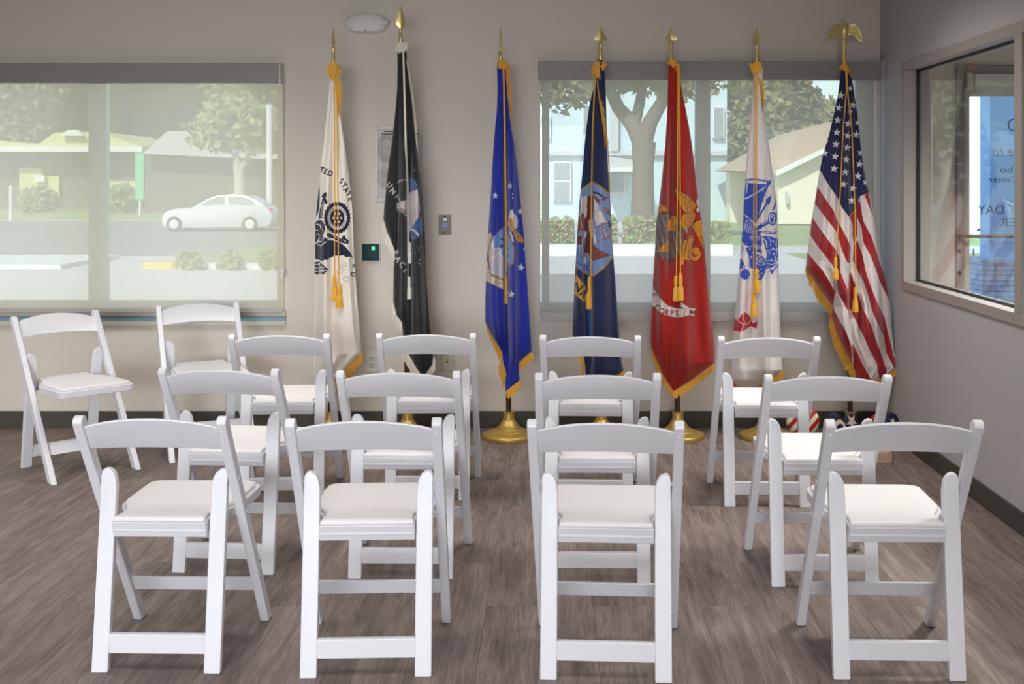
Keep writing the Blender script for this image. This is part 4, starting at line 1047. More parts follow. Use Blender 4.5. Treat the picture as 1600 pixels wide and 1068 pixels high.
def paint_mc(p):
    p.view(1010, 280, 4.64); GR = (104, 88, 88)
    p.ell(152, 415, 126, 172, BK); p.ell(152, 415, 121, 167, GR)
    for k in range(8):
        x = -70 + k * 44; p.line([(x, 240), (x + 50, 420), (x + 105, 590)], 3.5, (186, 176, 174))
    p.C[(p.P[:, 1] > 280 + 560 / 4.64) & (p.P[:, 1] < 280 + 640 / 4.64) & (((p.P - p.T([(152, 415)])[0]) / (126 / 4.64, 172 / 4.64)) ** 2).sum(1).__gt__(1)] = lin(RED)
    m = ((((p.P - p.T([(152, 415)])[0]) / (126 / 4.64, 172 / 4.64)) ** 2).sum(1) > 1) & (p.P[:, 1] > 280 + 220 / 4.64) & (p.P[:, 1] < 280 + 620 / 4.64); p.C[m] = lin(RED)
    p.fill([(176, 256), (214, 268), (222, 300), (216, 330), (228, 340), (222, 382), (186, 372), (150, 382), (142, 344), (150, 300), (176, 280)], G5, BK, 4)
    p.fill([(150, 376), (160, 400), (158, 440), (166, 450), (170, 500), (162, 534), (130, 530), (98, 528), (68, 530), (76, 512), (104, 488), (140, 450), (146, 420)], G5, BK, 4)
    p.fill([(84, 176), (104, 178), (136, 196), (168, 236), (130, 236), (80, 254)], G5, BK, 5); p.line([(82, 238), (160, 232)], 5, BK); p.ell(98, 206, 5, 5, (150, 80, 20))
    wing = [(200, 52), (226, 76), (262, 96), (306, 120), (334, 150), (356, 176), (360, 200), (340, 226), (312, 244), (284, 246), (262, 216), (240, 172), (214, 120)]
    p.fill(wing, G5, BK, 4)
    for q in ([(206, 66), (260, 120), (336, 170)], [(210, 92), (262, 144), (330, 196)], [(218, 120), (268, 170), (322, 216)], [(232, 150), (272, 196), (306, 236)], [(262, 100), (300, 150), (330, 222)], [(300, 122), (330, 164), (344, 214)], [(240, 88), (276, 140), (300, 240)]): p.line(q, 3, BK)
    body = [(268, 250), (300, 244), (338, 228), (358, 250), (352, 290), (330, 336), (300, 352), (276, 366), (250, 340), (244, 300)]
    p.fill(body, (206, 134, 34), BK, 3)
    for yy in range(250, 360, 14):
        for xx in range(246, 360, 14): p.ell(xx + (yy // 14 % 2) * 7, yy, 3.2, 3.2, BK)
    m = p.near(p.T([(240, 225)])[0], p.T([(268, 262)])[0])
    p.fill([(208, 330), (248, 326), (246, 360), (228, 380), (214, 376)], (70, 60, 50)); p.line([(280, 350), (292, 384), (300, 352)], 8, (180, 160, 150))
    p.fill([(362, 150), (380, 134), (392, 150), (388, 200), (384, 236), (368, 240), (356, 214), (372, 190), (360, 172)], (212, 200, 196), BK, 2.5); p.fill([(362, 186), (380, 200), (360, 222), (350, 212)], (190, 40, 40))
    p.fill([(326, 340), (360, 306), (396, 290), (410, 340), (416, 420), (420, 500), (402, 486), (380, 430), (350, 380)], G5, BK, 4)
    for q in ([(350, 330), (384, 400), (410, 490)], [(372, 312), (398, 400), (414, 480)], [(336, 342), (372, 400)]): p.line(q, 3, BK)
    p.line([(284, 452), (272, 490), (264, 540), (258, 612)], 30, BK); p.line([(284, 452), (272, 490), (264, 540), (258, 610)], 23, G5)
    for k in range(10): p.line([(292 - k * 4, 456 + k * 16), (262 - k * 1.5, 468 + k * 16)], 3, BK)
    p.line([(326, 424), (292, 556)], 44, BK); p.line([(326, 424), (292, 556)], 36, G5); p.ell(326, 424, 17, 10, (176, 104, 24)); p.line([(326, 440), (300, 545)], 4, (176, 100, 20)); p.line([(262, 570), (310, 580)], 14, G5)
    p.ell(352, 540, 46, 54, BK); p.ell(352, 540, 42, 50, G5); p.ell(350, 530, 26, 34, RED); p.ell(358, 520, 30, 34, BK); p.ell(358, 520, 27, 31, G5)
    for yy in range(494, 560, 12):
        for xx in range(336, 384, 12): p.ell(xx + (yy // 12 % 2) * 6, yy, 2.6, 2.6, BK)
    SCR = (214, 198, 192)
    p.fill([(40, 730), (62, 800), (90, 848), (130, 890), (160, 916), (220, 934), (282, 934), (270, 998), (210, 1000), (150, 990), (96, 966), (60, 936), (30, 900)], SCR, (96, 60, 40), 4)
    p.fill([(250, 882), (284, 912), (318, 932), (372, 934), (336, 962), (358, 992), (310, 984), (274, 996), (282, 936), (244, 924)], SCR, (96, 60, 40), 4); p.fill([(310, 950), (336, 948), (338, 974), (312, 974)], (96, 36, 26))
    LR = (150, 40, 50)
    for ch, x, y, a, h in (('C', 78, 928, 34, 44), ('O', 112, 954, 18, 42), ('R', 150, 967, 10, 42), ('P', 187, 970, 0, 42), ('S', 222, 970, -2, 42), ('E', 56, 838, 74, 36), ('N', 46, 786, 78, 34)): p.text(ch, x, y, h, a, LR, .82, bold=1.6)
f.finish(paint_mc, RED)
f.fringe([(1016.5, 541, 2, 12), (1027, 566, 0, 13), (1035, 584, -1, 13), (1045, 600, 0, 12), (1052.5, 611, 2, 11), (1071, 600, 2, 13), (1094, 584, 1, 12), (1117, 566, -1, 11)], M['gold'])
f.fringe([(1044, 95, -4, 3), (1049, 92, 0, 10), (1054, 94, 3, 14), (1057, 98, 4, 16)], M['gold'], dens=2)
f.fringe([(1059, 104, 5, 12), (1062, 112, 5, 12)], M['gold'], dens=2.5)
f.cord([(1059, 100), (1059.3, 140), (1058.4, 290), (1056.6, 434)], (1056, 431, 470, 4.8), M['gold'])
f.cord([(1061, 100), (1061.8, 140), (1062.6, 290), (1063.2, 430)], (1063.2, 427, 469, 5.0), M['gold'])
f.spear(1048.6, 40, 59, 68, 90, 9.8, math.radians(-12))

# 6 - white flag with blue emblem -----------------------------------------------
WH, BL, RS = (226, 219, 218), (48, 84, 188), (188, 40, 50)
f = Flag('white flag with blue emblem and red scroll, second flag from the right', 1197, 655, 1183.5, 94)
f.cloth([(97, 1178, 1189), (110, 1177, 1192), (140, 1176.8, 1191.8), (170, 1173.8, 1193), (200, 1171.4, 1196.9), (230, 1168.4, 1202), (260, 1165.7, 1205.8), (290, 1164, 1210), (320, 1161.8, 1214), (350, 1161, 1215), (380, 1158, 1216), (410, 1156, 1216.5), (440, 1153.4, 1217), (470, 1150.7, 1218), (500, 1147.4, 1218.7), (530, 1144.4, 1220), (560, 1142, 1221.7), (578, 1141, 1223), (592, 1141, 1204), (602, 1151, 1186), (612, 1160, 1176)],
        [('r', [(1176, 200), (1174, 400), (1166, 590)], 5, -.012), ('r', [(1160, 400), (1155, 580)], 6, .010), ('r', [(1190, 250), (1194, 420), (1196, 590)], 6, .014), ('r', [(1204, 380), (1207, 580)], 5, -.010), ('s', [(1184, 440), (1186, 600)], 4, .006)],
        [(97, 275, 1.4), (275, 525, .62), (525, 612, 1.6)], deep=.68)
def paint_army(p):
    p.view(1135, 270, 4.11); LW = 4
    p.fill([(124, 64), (276, 74), (240, 160), (204, 276), (196, 330), (160, 300), (104, 256), (112, 150)], BL)
    p.line([(120, 48), (180, 42), (262, 54)], 14, BL)
    for k in range(12): p.line([(124 + k * 12, 46 + k * .5), (128 + k * 12, 50 + k * .5)], 4, WH)
    p.line([(136, 72), (128, 130)], 5, WH)
    for k in range(3): p.ell(130, 80 + k * 18, 3, 3, WH)
    p.line([(124, 164), (200, 122), (258, 82)], 4, WH); p.line([(124, 170), (250, 100)], 2.5, WH); p.ell(124, 164, 8, 6, WH)
    p.fill([(286, 42), (284, 74), (262, 82), (258, 62)], BL)
    p.line([(198, 296), (264, 190)], 12, BL); p.fill([(290, 142), (280, 190), (262, 180), (256, 168)], BL); p.fill([(256, 166), (284, 186), (270, 206), (252, 188)], BL)
    p.line([(312, 98), (320, 128), (318, 196), (300, 236)], 11, BL); p.line([(310, 106), (316, 134), (312, 196)], 3, WH)
    p.line([(206, 352), (292, 300)], 26, BL); p.line([(232, 330), (270, 308)], 4, WH)
    p.ell(296, 294, 28, 44, BL); p.ell(294, 294, 19, 32, WH); p.ell(294, 294, 14, 26, BL); p.line([(280, 270), (312, 300)], 4, WH); p.fill([(312, 260), (324, 252), (326, 300), (316, 310)], BL)
    p.fill([(104, 258), (150, 292), (186, 340), (206, 372), (222, 400), (228, 460), (216, 480), (178, 470), (150, 478), (116, 468), (92, 430), (92, 380)], BL)
    p.line([(104, 266), (150, 292), (184, 336), (196, 380)], 4, WH)
    for r_ in range(6):
        for c_ in range(5): p.fill([(112 + c_ * 13 + r_ * 0 + 14 - r_ * 3, 306 + r_ * 13 - 8 + c_ * 5), (119 + c_ * 13 + 14 - r_ * 3, 308 + r_ * 13 - 8 + c_ * 5), (117 + c_ * 13 + 14 - r_ * 3, 315 + r_ * 13 - 8 + c_ * 5), (110 + c_ * 13 + 14 - r_ * 3, 313 + r_ * 13 - 8 + c_ * 5)], WH)
    for r_ in range(3):
        for c_ in range(6): p.fill([(150 + c_ * 12, 404 + r_ * 11), (157 + c_ * 12, 404 + r_ * 11), (157 + c_ * 12, 411 + r_ * 11), (150 + c_ * 12, 411 + r_ * 11)], WH)
    p.line([(92, 436), (120, 466), (150, 474), (180, 464), (226, 470)], 4.5, WH); p.line([(94, 470), (110, 480), (92, 520)], 4, BL)
    p.line([(214, 378), (312, 386)], 14, BL); p.line([(222, 378), (306, 384)], 3, WH); p.line([(308, 362), (314, 384), (326, 374)], 5, BL)
    p.fill([(122, 480), (176, 470), (196, 490), (216, 480), (226, 500), (236, 560), (262, 600), (240, 660), (222, 692), (200, 690), (184, 650), (176, 610), (150, 596), (146, 540)], BL)
    p.ell(170, 580, 22, 36, BL)
    for q in (((150, 490)), ((170, 512)), ((160, 540))): p.ell(q[0], q[1], 5, 6, WH)
    p.fill([(222, 410), (262, 404), (300, 412), (330, 426), (338, 470), (334, 540), (316, 590), (290, 610), (256, 612), (246, 580), (262, 520), (240, 450)], BL)
    p.line([(226, 416), (256, 440), (260, 476)], 7, WH); p.line([(268, 412), (286, 440), (284, 470)], 4, WH); p.line([(260, 500), (300, 490), (334, 500)], 4, WH); p.line([(320, 430), (324, 500), (312, 580)], 3, WH)
    for x, y in ((300, 440), (318, 456), (276, 514), (300, 484), (304, 520), (322, 486), (288, 556), (316, 540)): p.star(x, y, 9, WH, .2)
    p.line([(262, 560), (300, 566), (330, 548)], 3.5, WH); p.line([(262, 580), (296, 588), (326, 568)], 3.5, WH)
    p.ell(222, 562, 30, 32, WH); p.ell(222, 562, 26, 28, BL); p.ell(222, 562, 15, 17, WH); p.ell(222, 562, 11, 13, BL); p.ell(222, 562, 5, 6, WH)
    for x, y in ((206, 632), (222, 616), (226, 646), (212, 664)): p.ell(x, y, 5, 6, WH)
    p.line([(194, 514), (230, 524), (252, 540)], 12, WH)
    p.line([(332, 590), (300, 626), (286, 634)], 13, BL); p.line([(284, 620), (296, 646)], 10, BL); p.line([(328, 592), (300, 622)], 3, WH)
    p.ell(120, 652, 32, 32, BL); p.line([(138, 634), (146, 640), (148, 660)], 6, BL); p.ell(144, 668, 8, 9, BL); p.ell(144, 668, 4, 5, WH); p.fill([(112, 616), (130, 616), (130, 630), (112, 630)], BL)
    p.ell(92, 588, 22, 28, BL); p.ell(112, 602, 10, 12, BL); p.ell(112, 602, 5, 6, WH); p.line([(86, 556), (98, 560)], 10, BL)
    p.fill([(48, 926), (74, 944), (88, 922), (112, 892), (140, 906), (158, 938), (166, 966), (204, 950), (192, 1000), (156, 982), (112, 1012), (92, 1020), (40, 1012)], RS)
    p.line([(52, 930), (88, 960), (120, 976), (142, 966), (158, 940)], 4, WH); p.line([(112, 894), (106, 930), (120, 960), (96, 1014)], 4, WH)
    PK = (232, 200, 204)
    p.fill([(172, 690), (182, 700), (176, 760), (150, 800), (120, 880), (96, 890), (128, 790)], (222, 204, 204))
    p.text('A', 156, 776, 34, -60, PK, .8, True, 2); p.text('R', 146, 848, 34, -60, PK, .8, True, 2)
f.finish(paint_army, WH)
f.fringe([(1141, 592, 2, 10), (1151, 602, 2, 9), (1160, 612, 2, 8)], M['gold'])
f.fringe([(1223, 578, 0, 12), (1204, 592, -1, 11), (1186, 602, -1, 9), (1176, 611, 0, 8)], M['gold'])
f.fringe([(1179, 97, -6, 16), (1183, 95, -1, 22), (1188, 97, 3, 12)], M['gold'], dens=2)
f.fringe([(1184, 118, 7, 10), (1187, 135, 6, 14), (1190, 155, 3, 18)], M['gold'], dens=2)
f.fringe([(1178, 101, -8, -2), (1180, 104, -6, 4)], M['gold'], dens=3)
f.cord([(1179.5, 102), (1179, 140), (1178, 290), (1177.4, 460)], (1177.6, 456, 495, 5.2), M['gold'])
f.cord([(1182.2, 102), (1182.2, 140), (1181.6, 290), (1181.3, 422)], (1182.2, 420, 456, 5.2), M['gold'])
f.spear(1182.6, 41, 60, 69, 94, 7.6, math.radians(-34))

# 7 - national flag -----------------------------------------------------------------
UB, UR, UW = (28, 34, 78), (158, 28, 34), (218, 206, 204)
f = Flag('red and white striped flag with white stars, under a brass eagle', 1329, 650, 1319, 96)
f.cloth([(98, 1315, 1324), (108, 1314.5, 1327), (125, 1312, 1332), (150, 1309, 1335), (180, 1302.5, 1340), (210, 1295.5, 1343), (240, 1286, 1346.5), (265, 1281, 1350), (290, 1277, 1355), (310, 1274, 1361), (340, 1268.5, 1366.4), (370, 1264.6, 1371), (400, 1260.7, 1376), (418, 1259, 1379), (440, 1273, 1385), (478, 1301, 1391), (490, 1299.5, 1392), (502, 1302, 1392.5), (525, 1310, 1394.4), (550, 1322, 1397), (573, 1334.5, 1402), (582, 1338, 1392), (592, 1340, 1376), (600, 1341, 1350)],
        [('s', [(1330, 330), (1327, 420), (1325.5, 470), (1331, 540), (1334, 590)], 1.4, -.016), ('r', [(1311, 250), (1307, 400), (1308, 500)], 4, -.012), ('r', [(1290, 260), (1285, 400)], 8, .014), ('r', [(1338, 130), (1340, 300), (1345, 560)], 5, -.014), ('r', [(1322, 150), (1324, 330)], 5, .010), ('r', [(1356, 300), (1366, 450), (1376, 570)], 8, .014), ('r', [(1374, 420), (1386, 570)], 6, -.010), ('r', [(1318, 440), (1320, 540)], 6, .012), ('s', [(1336, 110), (1337, 300)], 1.6, .006)],
        [(98, 600, .70)], deep=.68, waves=((5, .3, .003), (8, 1.2, .0015)))
def paint_us(p):
    p.view(1250, 290, 6.675)
    p.C[:] = lin(UW)
    D = 1001
    # right part of the cloth, stripes from the right edge to the fold
    p.fill([(670, 95), (715, 75), (760, 310), (770, 340), (750, 290)], UR)
    p.fill([(575, 160), (625, 165), (660, 370), (740, 520), (800, 690), (830, 800), (880, 920), (905, D), (935, 190 + D), (945, 200 + D), (930, 192 + D), (835, D), (800, 900), (740, 740), (665, 600), (640, 430), (590, 310)], UR)
    p.fill([(515, 325), (580, 260), (592, 320), (600, 560), (560, 620), (550, 780), (590, 860), (640, 960), (665, D), (700, 100 + D), (745, 280 + D), (830, 480 + D), (870, 560 + D), (900, 740 + D), (980, 900 + D), (1010, 890 + D), (960, 700 + D), (920, 540 + D), (880, 370 + D), (790, 180 + D), (720, D), (690, 900), (650, 720), (600, 570), (592, 540), (560, 400)], UR)
    p.fill([(515, 325), (582, 250), (588, 330), (584, 560), (558, 600), (545, 480), (545, 400)], UR)
    p.fill([(505, 1000), (520, 880), (560, D), (600, 110 + D), (660, 290 + D), (740, 450 + D), (790, 600 + D), (850, 760 + D), (900, 920 + D), (900, 1100 + D), (830, 1100 + D), (825, 990 + D), (800, 850 + D), (730, 720 + D), (660, 560 + D), (580, 400 + D), (515, 262 + D), (520, 470 + D), (505, 300 + D), (500, 100 + D)], UR)
    p.fill([(540, 640 + D), (560, 660 + D), (600, 740 + D), (660, 870 + D), (735, 1010 + D), (740, 1100 + D), (480, 1100 + D), (480, 860 + D), (540, 760 + D)], UR)
    # left part in front of the fold
    Fd = [(530, 600), (525, 780), (515, 900), (505, 1060), (505, 100 + D), (500, 290 + D), (520, 460 + D), (545, 650 + D), (545, 760 + D)]
    p.fill([(-20, 0), (500, 320), (515, 330), (545, 400), (550, 480)] + Fd + [(560, 820 + D), (540, 1000 + D), (0, 1000 + D)], UW)
    E1 = [(175, 0), (200, 40), (260, 130), (350, 260), (385, 355), (405, 390), (460, 490), (515, 600)]
    E2 = [(500, 810), (440, 680), (410, 580), (380, 480), (250, 310), (145, 175)]
    p.fill([(100, 0)] + E1 + [(530, 640), (524, 800)] + E2 + [(100, 175)], UR)
    E3 = [(130, 335), (230, 480), (380, 680), (415, 760), (420, 900), (490, 1068), (505, 120 + D)]
    E4 = [(503, 300 + D), (470, 260 + D), (400, 120 + D), (385, 30 + D), (390, 960), (340, 830), (200, 650), (95, 500)]
    p.fill([(60, 335)] + E3 + E4 + [(60, 500)], UR)
    E5 = [(70, 690), (250, 900), (340, 1055), (365, 100 + D), (345, 262 + D), (400, 385 + D), (480, 520 + D), (510, 600 + D), (545, 690 + D), (540, 760 + D)]
    p.fill(E5 + [(545, 900 + D), (575, 1000 + D), (400, 1000 + D), (250, 400 + D), (0, 900), (0, 690)], UR)
    # canton
    p.fill([(-100, -1400), (800, -1400), (800, 70), (715, 75), (620, 112), (585, 240), (512, 325), (440, 232), (395, 130), (300, -5), (205, -166), (150, -172), (0, -172)], UB)
    p.view(1220, 0, 3.3368)
    for x, y in ((313, 497), (303, 562), (297, 627), (292, 689), (287, 752), (283, 815), (278, 878), (228, 797), (352, 645), (350, 707), (347, 768), (342, 832), (336, 897), (328, 960), (377, 548), (393, 700), (418, 797), (411, 855), (403, 918), (376, 982), (368, 1045), (236, 736), (399, 640), (440, 950), (362, 460), (362, 582)):
        sx = .8 if x in (236, 399, 440, 362) else 1.0
        p.star(x, y, 22 if sx == 1 else 17, (226, 222, 224), .12, sx)
f.finish(paint_us, UB)
f.fringe([(1258.5, 417, 1, 9), (1266, 429, -2, 13), (1284, 455, -5, 14), (1300.5, 478, -4, 13), (1299.5, 490, -3, 12), (1302, 502, -5, 12), (1310, 525, -7, 14), (1322, 550, -6, 16), (1334.5, 573, -4, 15), (1338, 592, -5, 10)], M['gold'])
f.fringe([(1402.5, 572, 0, 12), (1392, 582, -1, 12), (1376, 592, -1, 11), (1350, 599, 0, 10)], M['gold'])
f.fringe([(1315.5, 100, -6, 8), (1319, 97, -1, 12), (1324, 101, 5, 13), (1327, 107, 4, 14)], M['gold'], dens=2)
f.cord([(1321, 98), (1322.8, 140), (1317.5, 200), (1313.5, 290), (1308, 380), (1306.4, 405)], (1305.4, 402, 436, 4.6), M['gold'])
f.cord([(1322.5, 98), (1325, 150), (1331, 200), (1333.5, 260), (1336, 330), (1337, 452)], (1336.3, 449, 487, 4.6), M['gold'])
# brass eagle on top
o = f.loc(1318.9, 96, YF + .004)
def ez(py): return (96 - py) * KF
MB().lathe([(0, -.02), (.0125, -.02), (.0125, ez(71)), (.0165, ez(70)), (.018, ez(67.5)), (.015, ez(66)), (.018, ez(63.5)), (.014, ez(61)), (.0, ez(60.5))], 24, o).build('ferrule', M['brass'], f.root, smooth=40)
eg = MB()
def ering(py, px, rx, ry, dy=0.0):
    c_ = Vector((o.x + (px - 1318.9) * KF, o.y + dy, o.z + ez(py)))
    return [(c_.x + rx * KF * math.cos(a * math.pi / 7), c_.y + ry * KF * math.sin(a * math.pi / 7), c_.z) for a in range(14)]
eg.loft([ering(62, 1319, 2.6, 3), ering(57, 1319, 4.6, 4), ering(52, 1319.2, 6.0, 5), ering(46, 1319.6, 6.8, 6), ering(42, 1320, 5.8, 5.4), ering(38, 1320.2, 3.8, 3.8), ering(34, 1319.8, 3.1, 3.1, -.002), ering(31, 1319, 2.9, 2.8, -.004), ering(29.4, 1318.4, 1.6, 2, -.005), ering(28.8, 1318, .5, .6, -.005)])
hk = o + Vector(((1315.8 - 1318.9) * KF, -.008, ez(31)))
eg.loft([ering(31.5, 1317.2, .9, 1.2, -.007), ering(31.2, 1315.6, .5, .7, -.010), ering(32.4, 1314.6, .15, .2, -.011)])
body = eg.build('eagle', M['brass'], f.root, smooth=50)
for sg in (-1, 1):
    # wing outline in photo pixels from the shoulder round the feather tips
    if sg < 0: wp = [(1316, 46), (1312.5, 41), (1311.5, 37), (1308, 36), (1302, 41), (1298, 47), (1295.6, 56), (1295.8, 66), (1299, 62), (1301, 57.5), (1303, 58), (1304.5, 54.5), (1307, 55.5), (1309, 53.5), (1312, 55), (1316, 53)]
    else: wp = [(1324, 46), (1328, 41), (1330, 37), (1334, 36.5), (1340, 42), (1344, 50), (1346, 58), (1345.6, 66), (1342, 64), (1340, 61), (1338, 60), (1336.5, 57), (1334.5, 56.5), (1332, 54), (1328, 55), (1324, 53)]
    vs = []; n = len(wp); cx, cy = sum(q[0] for q in wp) / n, sum(q[1] for q in wp) / n
    for th in (-1, 1):
        for x, y in wp:
            bow = .012 * ((x - 1320) / 26) ** 2
            vs.append((o.x + (x - 1318.9) * KF, o.y - bow + th * .0022 + .004, o.z + ez(y)))
    fs = [tuple(range(n)), tuple(range(2 * n - 1, n - 1, -1))] + [(i, (i + 1) % n, (i + 1) % n + n, i + n) for i in range(n)]
    wing = MB().add(vs, fs)
    for k in range(6):                               # feather ribs
        t = k / 5; bx, by = 1320 + sg * (4 + 13 * t), 44 - 4 * t; tx_, ty_ = 1320 + sg * (6 + 19 * t), 53 + 10 * t
        wing.tube([(o.x + (bx + (tx_ - bx) * q - 1318.9) * KF, o.y - .012 * (((bx + (tx_ - bx) * q) - 1320) / 26) ** 2 - .0005 + .003, o.z + ez(by + (ty_ - by) * q)) for q in (0, .33, .66, .95)], .0042, 6)
    wing.build('wing', M['brass'], body, smooth=40)

# ------------------------------------------------------------------ painted wooden hearts and a block on the floor by the last stand
def heart_pts(n=40):
    out = []
    for i in range(n):
        t = 2 * math.pi * i / n
        out.append((16 * math.sin(t) ** 3 / 16.0, (13 * math.cos(t) - 5 * math.cos(2 * t) - 2 * math.cos(3 * t) - math.cos(4 * t)) / 16.0))
    return out
def heart(label, px, py, y, half, turn, base, painter, tilt=0.0, rot=0.0):
    """thick wooden heart standing on its point; px, py: centre of its face in the photo"""
    c = at(px, py, y); R = half
    n = 90; g = np.linspace(-1.12, 1.12, n)
    hp = heart_pts(80); zmin = min(z for _, z in hp)
    cr, sr = math.cos(rot), math.sin(rot)
    root = empty('wooden_heart', (c.x, c.y, c.z), turn); tag(root, label, 'ornament', 'painted wooden hearts on the floor')
    # pillowed front and back: rings scaled towards the centre
    rings = []; prof = ((.02, .34), (.2, .335), (.4, .32), (.6, .29), (.75, .255), (.86, .21), (.94, .16), (.985, .09), (1.0, 0.0))
    seq = [(f_, -d) for f_, d in prof] + [(f_, d) for f_, d in reversed(prof[:-1])]
    sub = []
    for (f0, d0), (f1, d1) in zip(seq[:-1], seq[1:]):
        for k in range(6): sub.append((f0 + (f1 - f0) * k / 6, d0 + (d1 - d0) * k / 6))
    sub.append(seq[-1])
    hp = heart_pts(160); V = []; P = []
    for f_, d in sub:
        for x, z in hp:
            X, Z = x * f_, (z + .1) * f_ - .1
            P.append((X, Z)); V.append(((X * cr - Z * sr) * R, d * R, (X * sr + Z * cr) * R * 1.27))
    m_ = len(hp); Q = [(k * m_ + i, k * m_ + (i + 1) % m_, (k + 1) * m_ + (i + 1) % m_, (k + 1) * m_ + i) for k in range(len(sub) - 1) for i in range(m_)]
    p = Paint(np.array(P), base); painter(p)
    o_ = np_mesh('heart_body', V, Q, M['paint'], root); set_dye(o_.data, p.C)
    zlow = min(v[2] for v in V)
    root.location.z = -zlow                           # its tip rests on the floor
    return root
CRM, HRD, HNV = (222, 206, 176), (160, 38, 34), (26, 32, 60)
def stripes(p):
    for k in range(-6, 7): p.line([(-1.6, k * .56 - 1.0), (1.6, k * .56 + 1.3)], .23, HRD)
def starry(p):
    p.star(.50, .42, .36, CRM, .1); p.ell(-.22, .10, .36, .36, CRM); p.ell(-.18, .02, .22, .26, HNV); p.fill([(-.3, -.5), (.3, -.1), (.3, -.5)], HNV)
    p.star(-.5, -.3, .2, CRM, 0)
def starry2(p):
    p.fill([(-1.2, 1.2), (0, 1.2), (-.25, -1.2), (-1.2, -1.2)], HRD); p.star(.5, .3, .25, CRM, 0)
heart('red and cream striped wooden heart on the floor near the right flag stands', 1255, 664, 6.30, .088, -.1, CRM, stripes, rot=.10)
heart('dark navy wooden heart with a cream star, before the rightmost stand', 1315, 668, 6.22, .090, .05, HNV, starry, rot=-.08)
heart('dark navy and red wooden heart in the corner, rightmost of the hearts', 1381, 680, 6.28, .084, .1, HNV, starry2, rot=.1)
bw = mat('bare_wood', (0.55, 0.36, 0.24), 0.6, noise=.15, nscale=12, stretch=(4, 30, 30))
q0, q1 = at(1366, 722, 5.96), at(1394, 722, 5.96)
wb = MB().box(q0.x, q1.x, 5.96, 6.10, 0, .055).build('wood_block', bw, bevel=.003); tag(wb, 'small bare wooden block on the floor near the right wall, behind the middle row chair', 'block')

# ------------------------------------------------------------------ the street outside
G = -0.5                                               # level of the street
def gd(py): return F * (EYE - G) / (py - PY0)          # distance of a point of the street seen at photo row py
M['concrete'] = mat('concrete', (0.62, 0.61, 0.58), 0.9, noise=.06, nscale=2)
M['asphalt'] = mat('asphalt', (0.27, 0.26, 0.245), 0.9, noise=.10, nscale=3)
M['white_paint'] = mat('white_exterior_paint', (0.80, 0.80, 0.78), 0.8, noise=.04)
M['yellow_paint'] = mat('yellow_curb_paint', (0.80, 0.58, 0.16), 0.8, noise=.06)
M['grass'] = mat('lawn_grass', (0.30, 0.38, 0.13), 0.9, noise=.25, nscale=1.5)
M['leaf'] = mat('oak_leaves', (0.27, 0.26, 0.10), 0.8, noise=.35, nscale=.8)
M['leaf_dark'] = mat('dark_oak_leaves', (0.17, 0.17, 0.07), 0.8, noise=.35, nscale=.8)
M['leaf_light'] = mat('light_leaves', (0.34, 0.38, 0.13), 0.8, noise=.3, nscale=.8)
M['bark'] = mat('oak_bark', (0.17, 0.13, 0.085), 0.9, noise=.25, nscale=3)
M['bark_pale'] = mat('pale_bark', (0.55, 0.50, 0.40), 0.9, noise=.2, nscale=3)
M['blue_wall'] = mat('light_blue_siding', (0.55, 0.70, 0.76), 0.8, noise=.03)
M['roof_grey'] = mat('grey_roof', (0.55, 0.55, 0.55), 0.8, noise=.08)
M['roof_tan'] = mat('tan_shingles', (0.46, 0.36, 0.26), 0.9, noise=.12, nscale=4)
M['cream_wall'] = mat('cream_stucco', (0.80, 0.76, 0.62), 0.9, noise=.03)
M['dark_wall'] = mat('dark_wall', (0.17, 0.14, 0.11), 0.9, noise=.15)
M['roof_lime'] = mat('yellow_green_roof', (0.62, 0.62, 0.26), 0.8, noise=.08)
M['grey_glass'] = mat('house_window_glass', (0.30, 0.36, 0.38), 0.2, noise=.08)
M['green_sign'] = mat('green_banner', (0.16, 0.60, 0.28), 0.7, noise=.05)
M['carpaint'] = mat('silver_white_car_paint', (0.78, 0.80, 0.83), 0.25, 0.1, noise=.02)
M['car_glass'] = mat('dark_car_glass', (0.12, 0.14, 0.16), 0.15, noise=.05)
M['tyre'] = mat('tyre_rubber', (0.03, 0.03, 0.03), 0.8, noise=.1)
M['taillight'] = mat('red_tail_light', (0.6, 0.05, 0.05), 0.3, noise=.05)
M['pink'] = mat('pink_blossom', (0.75, 0.32, 0.30), 0.7, noise=.1)
M['blue_stucco'] = mat('light_blue_stucco', (0.62, 0.82, 0.97), 0.8, noise=.04, nscale=4)

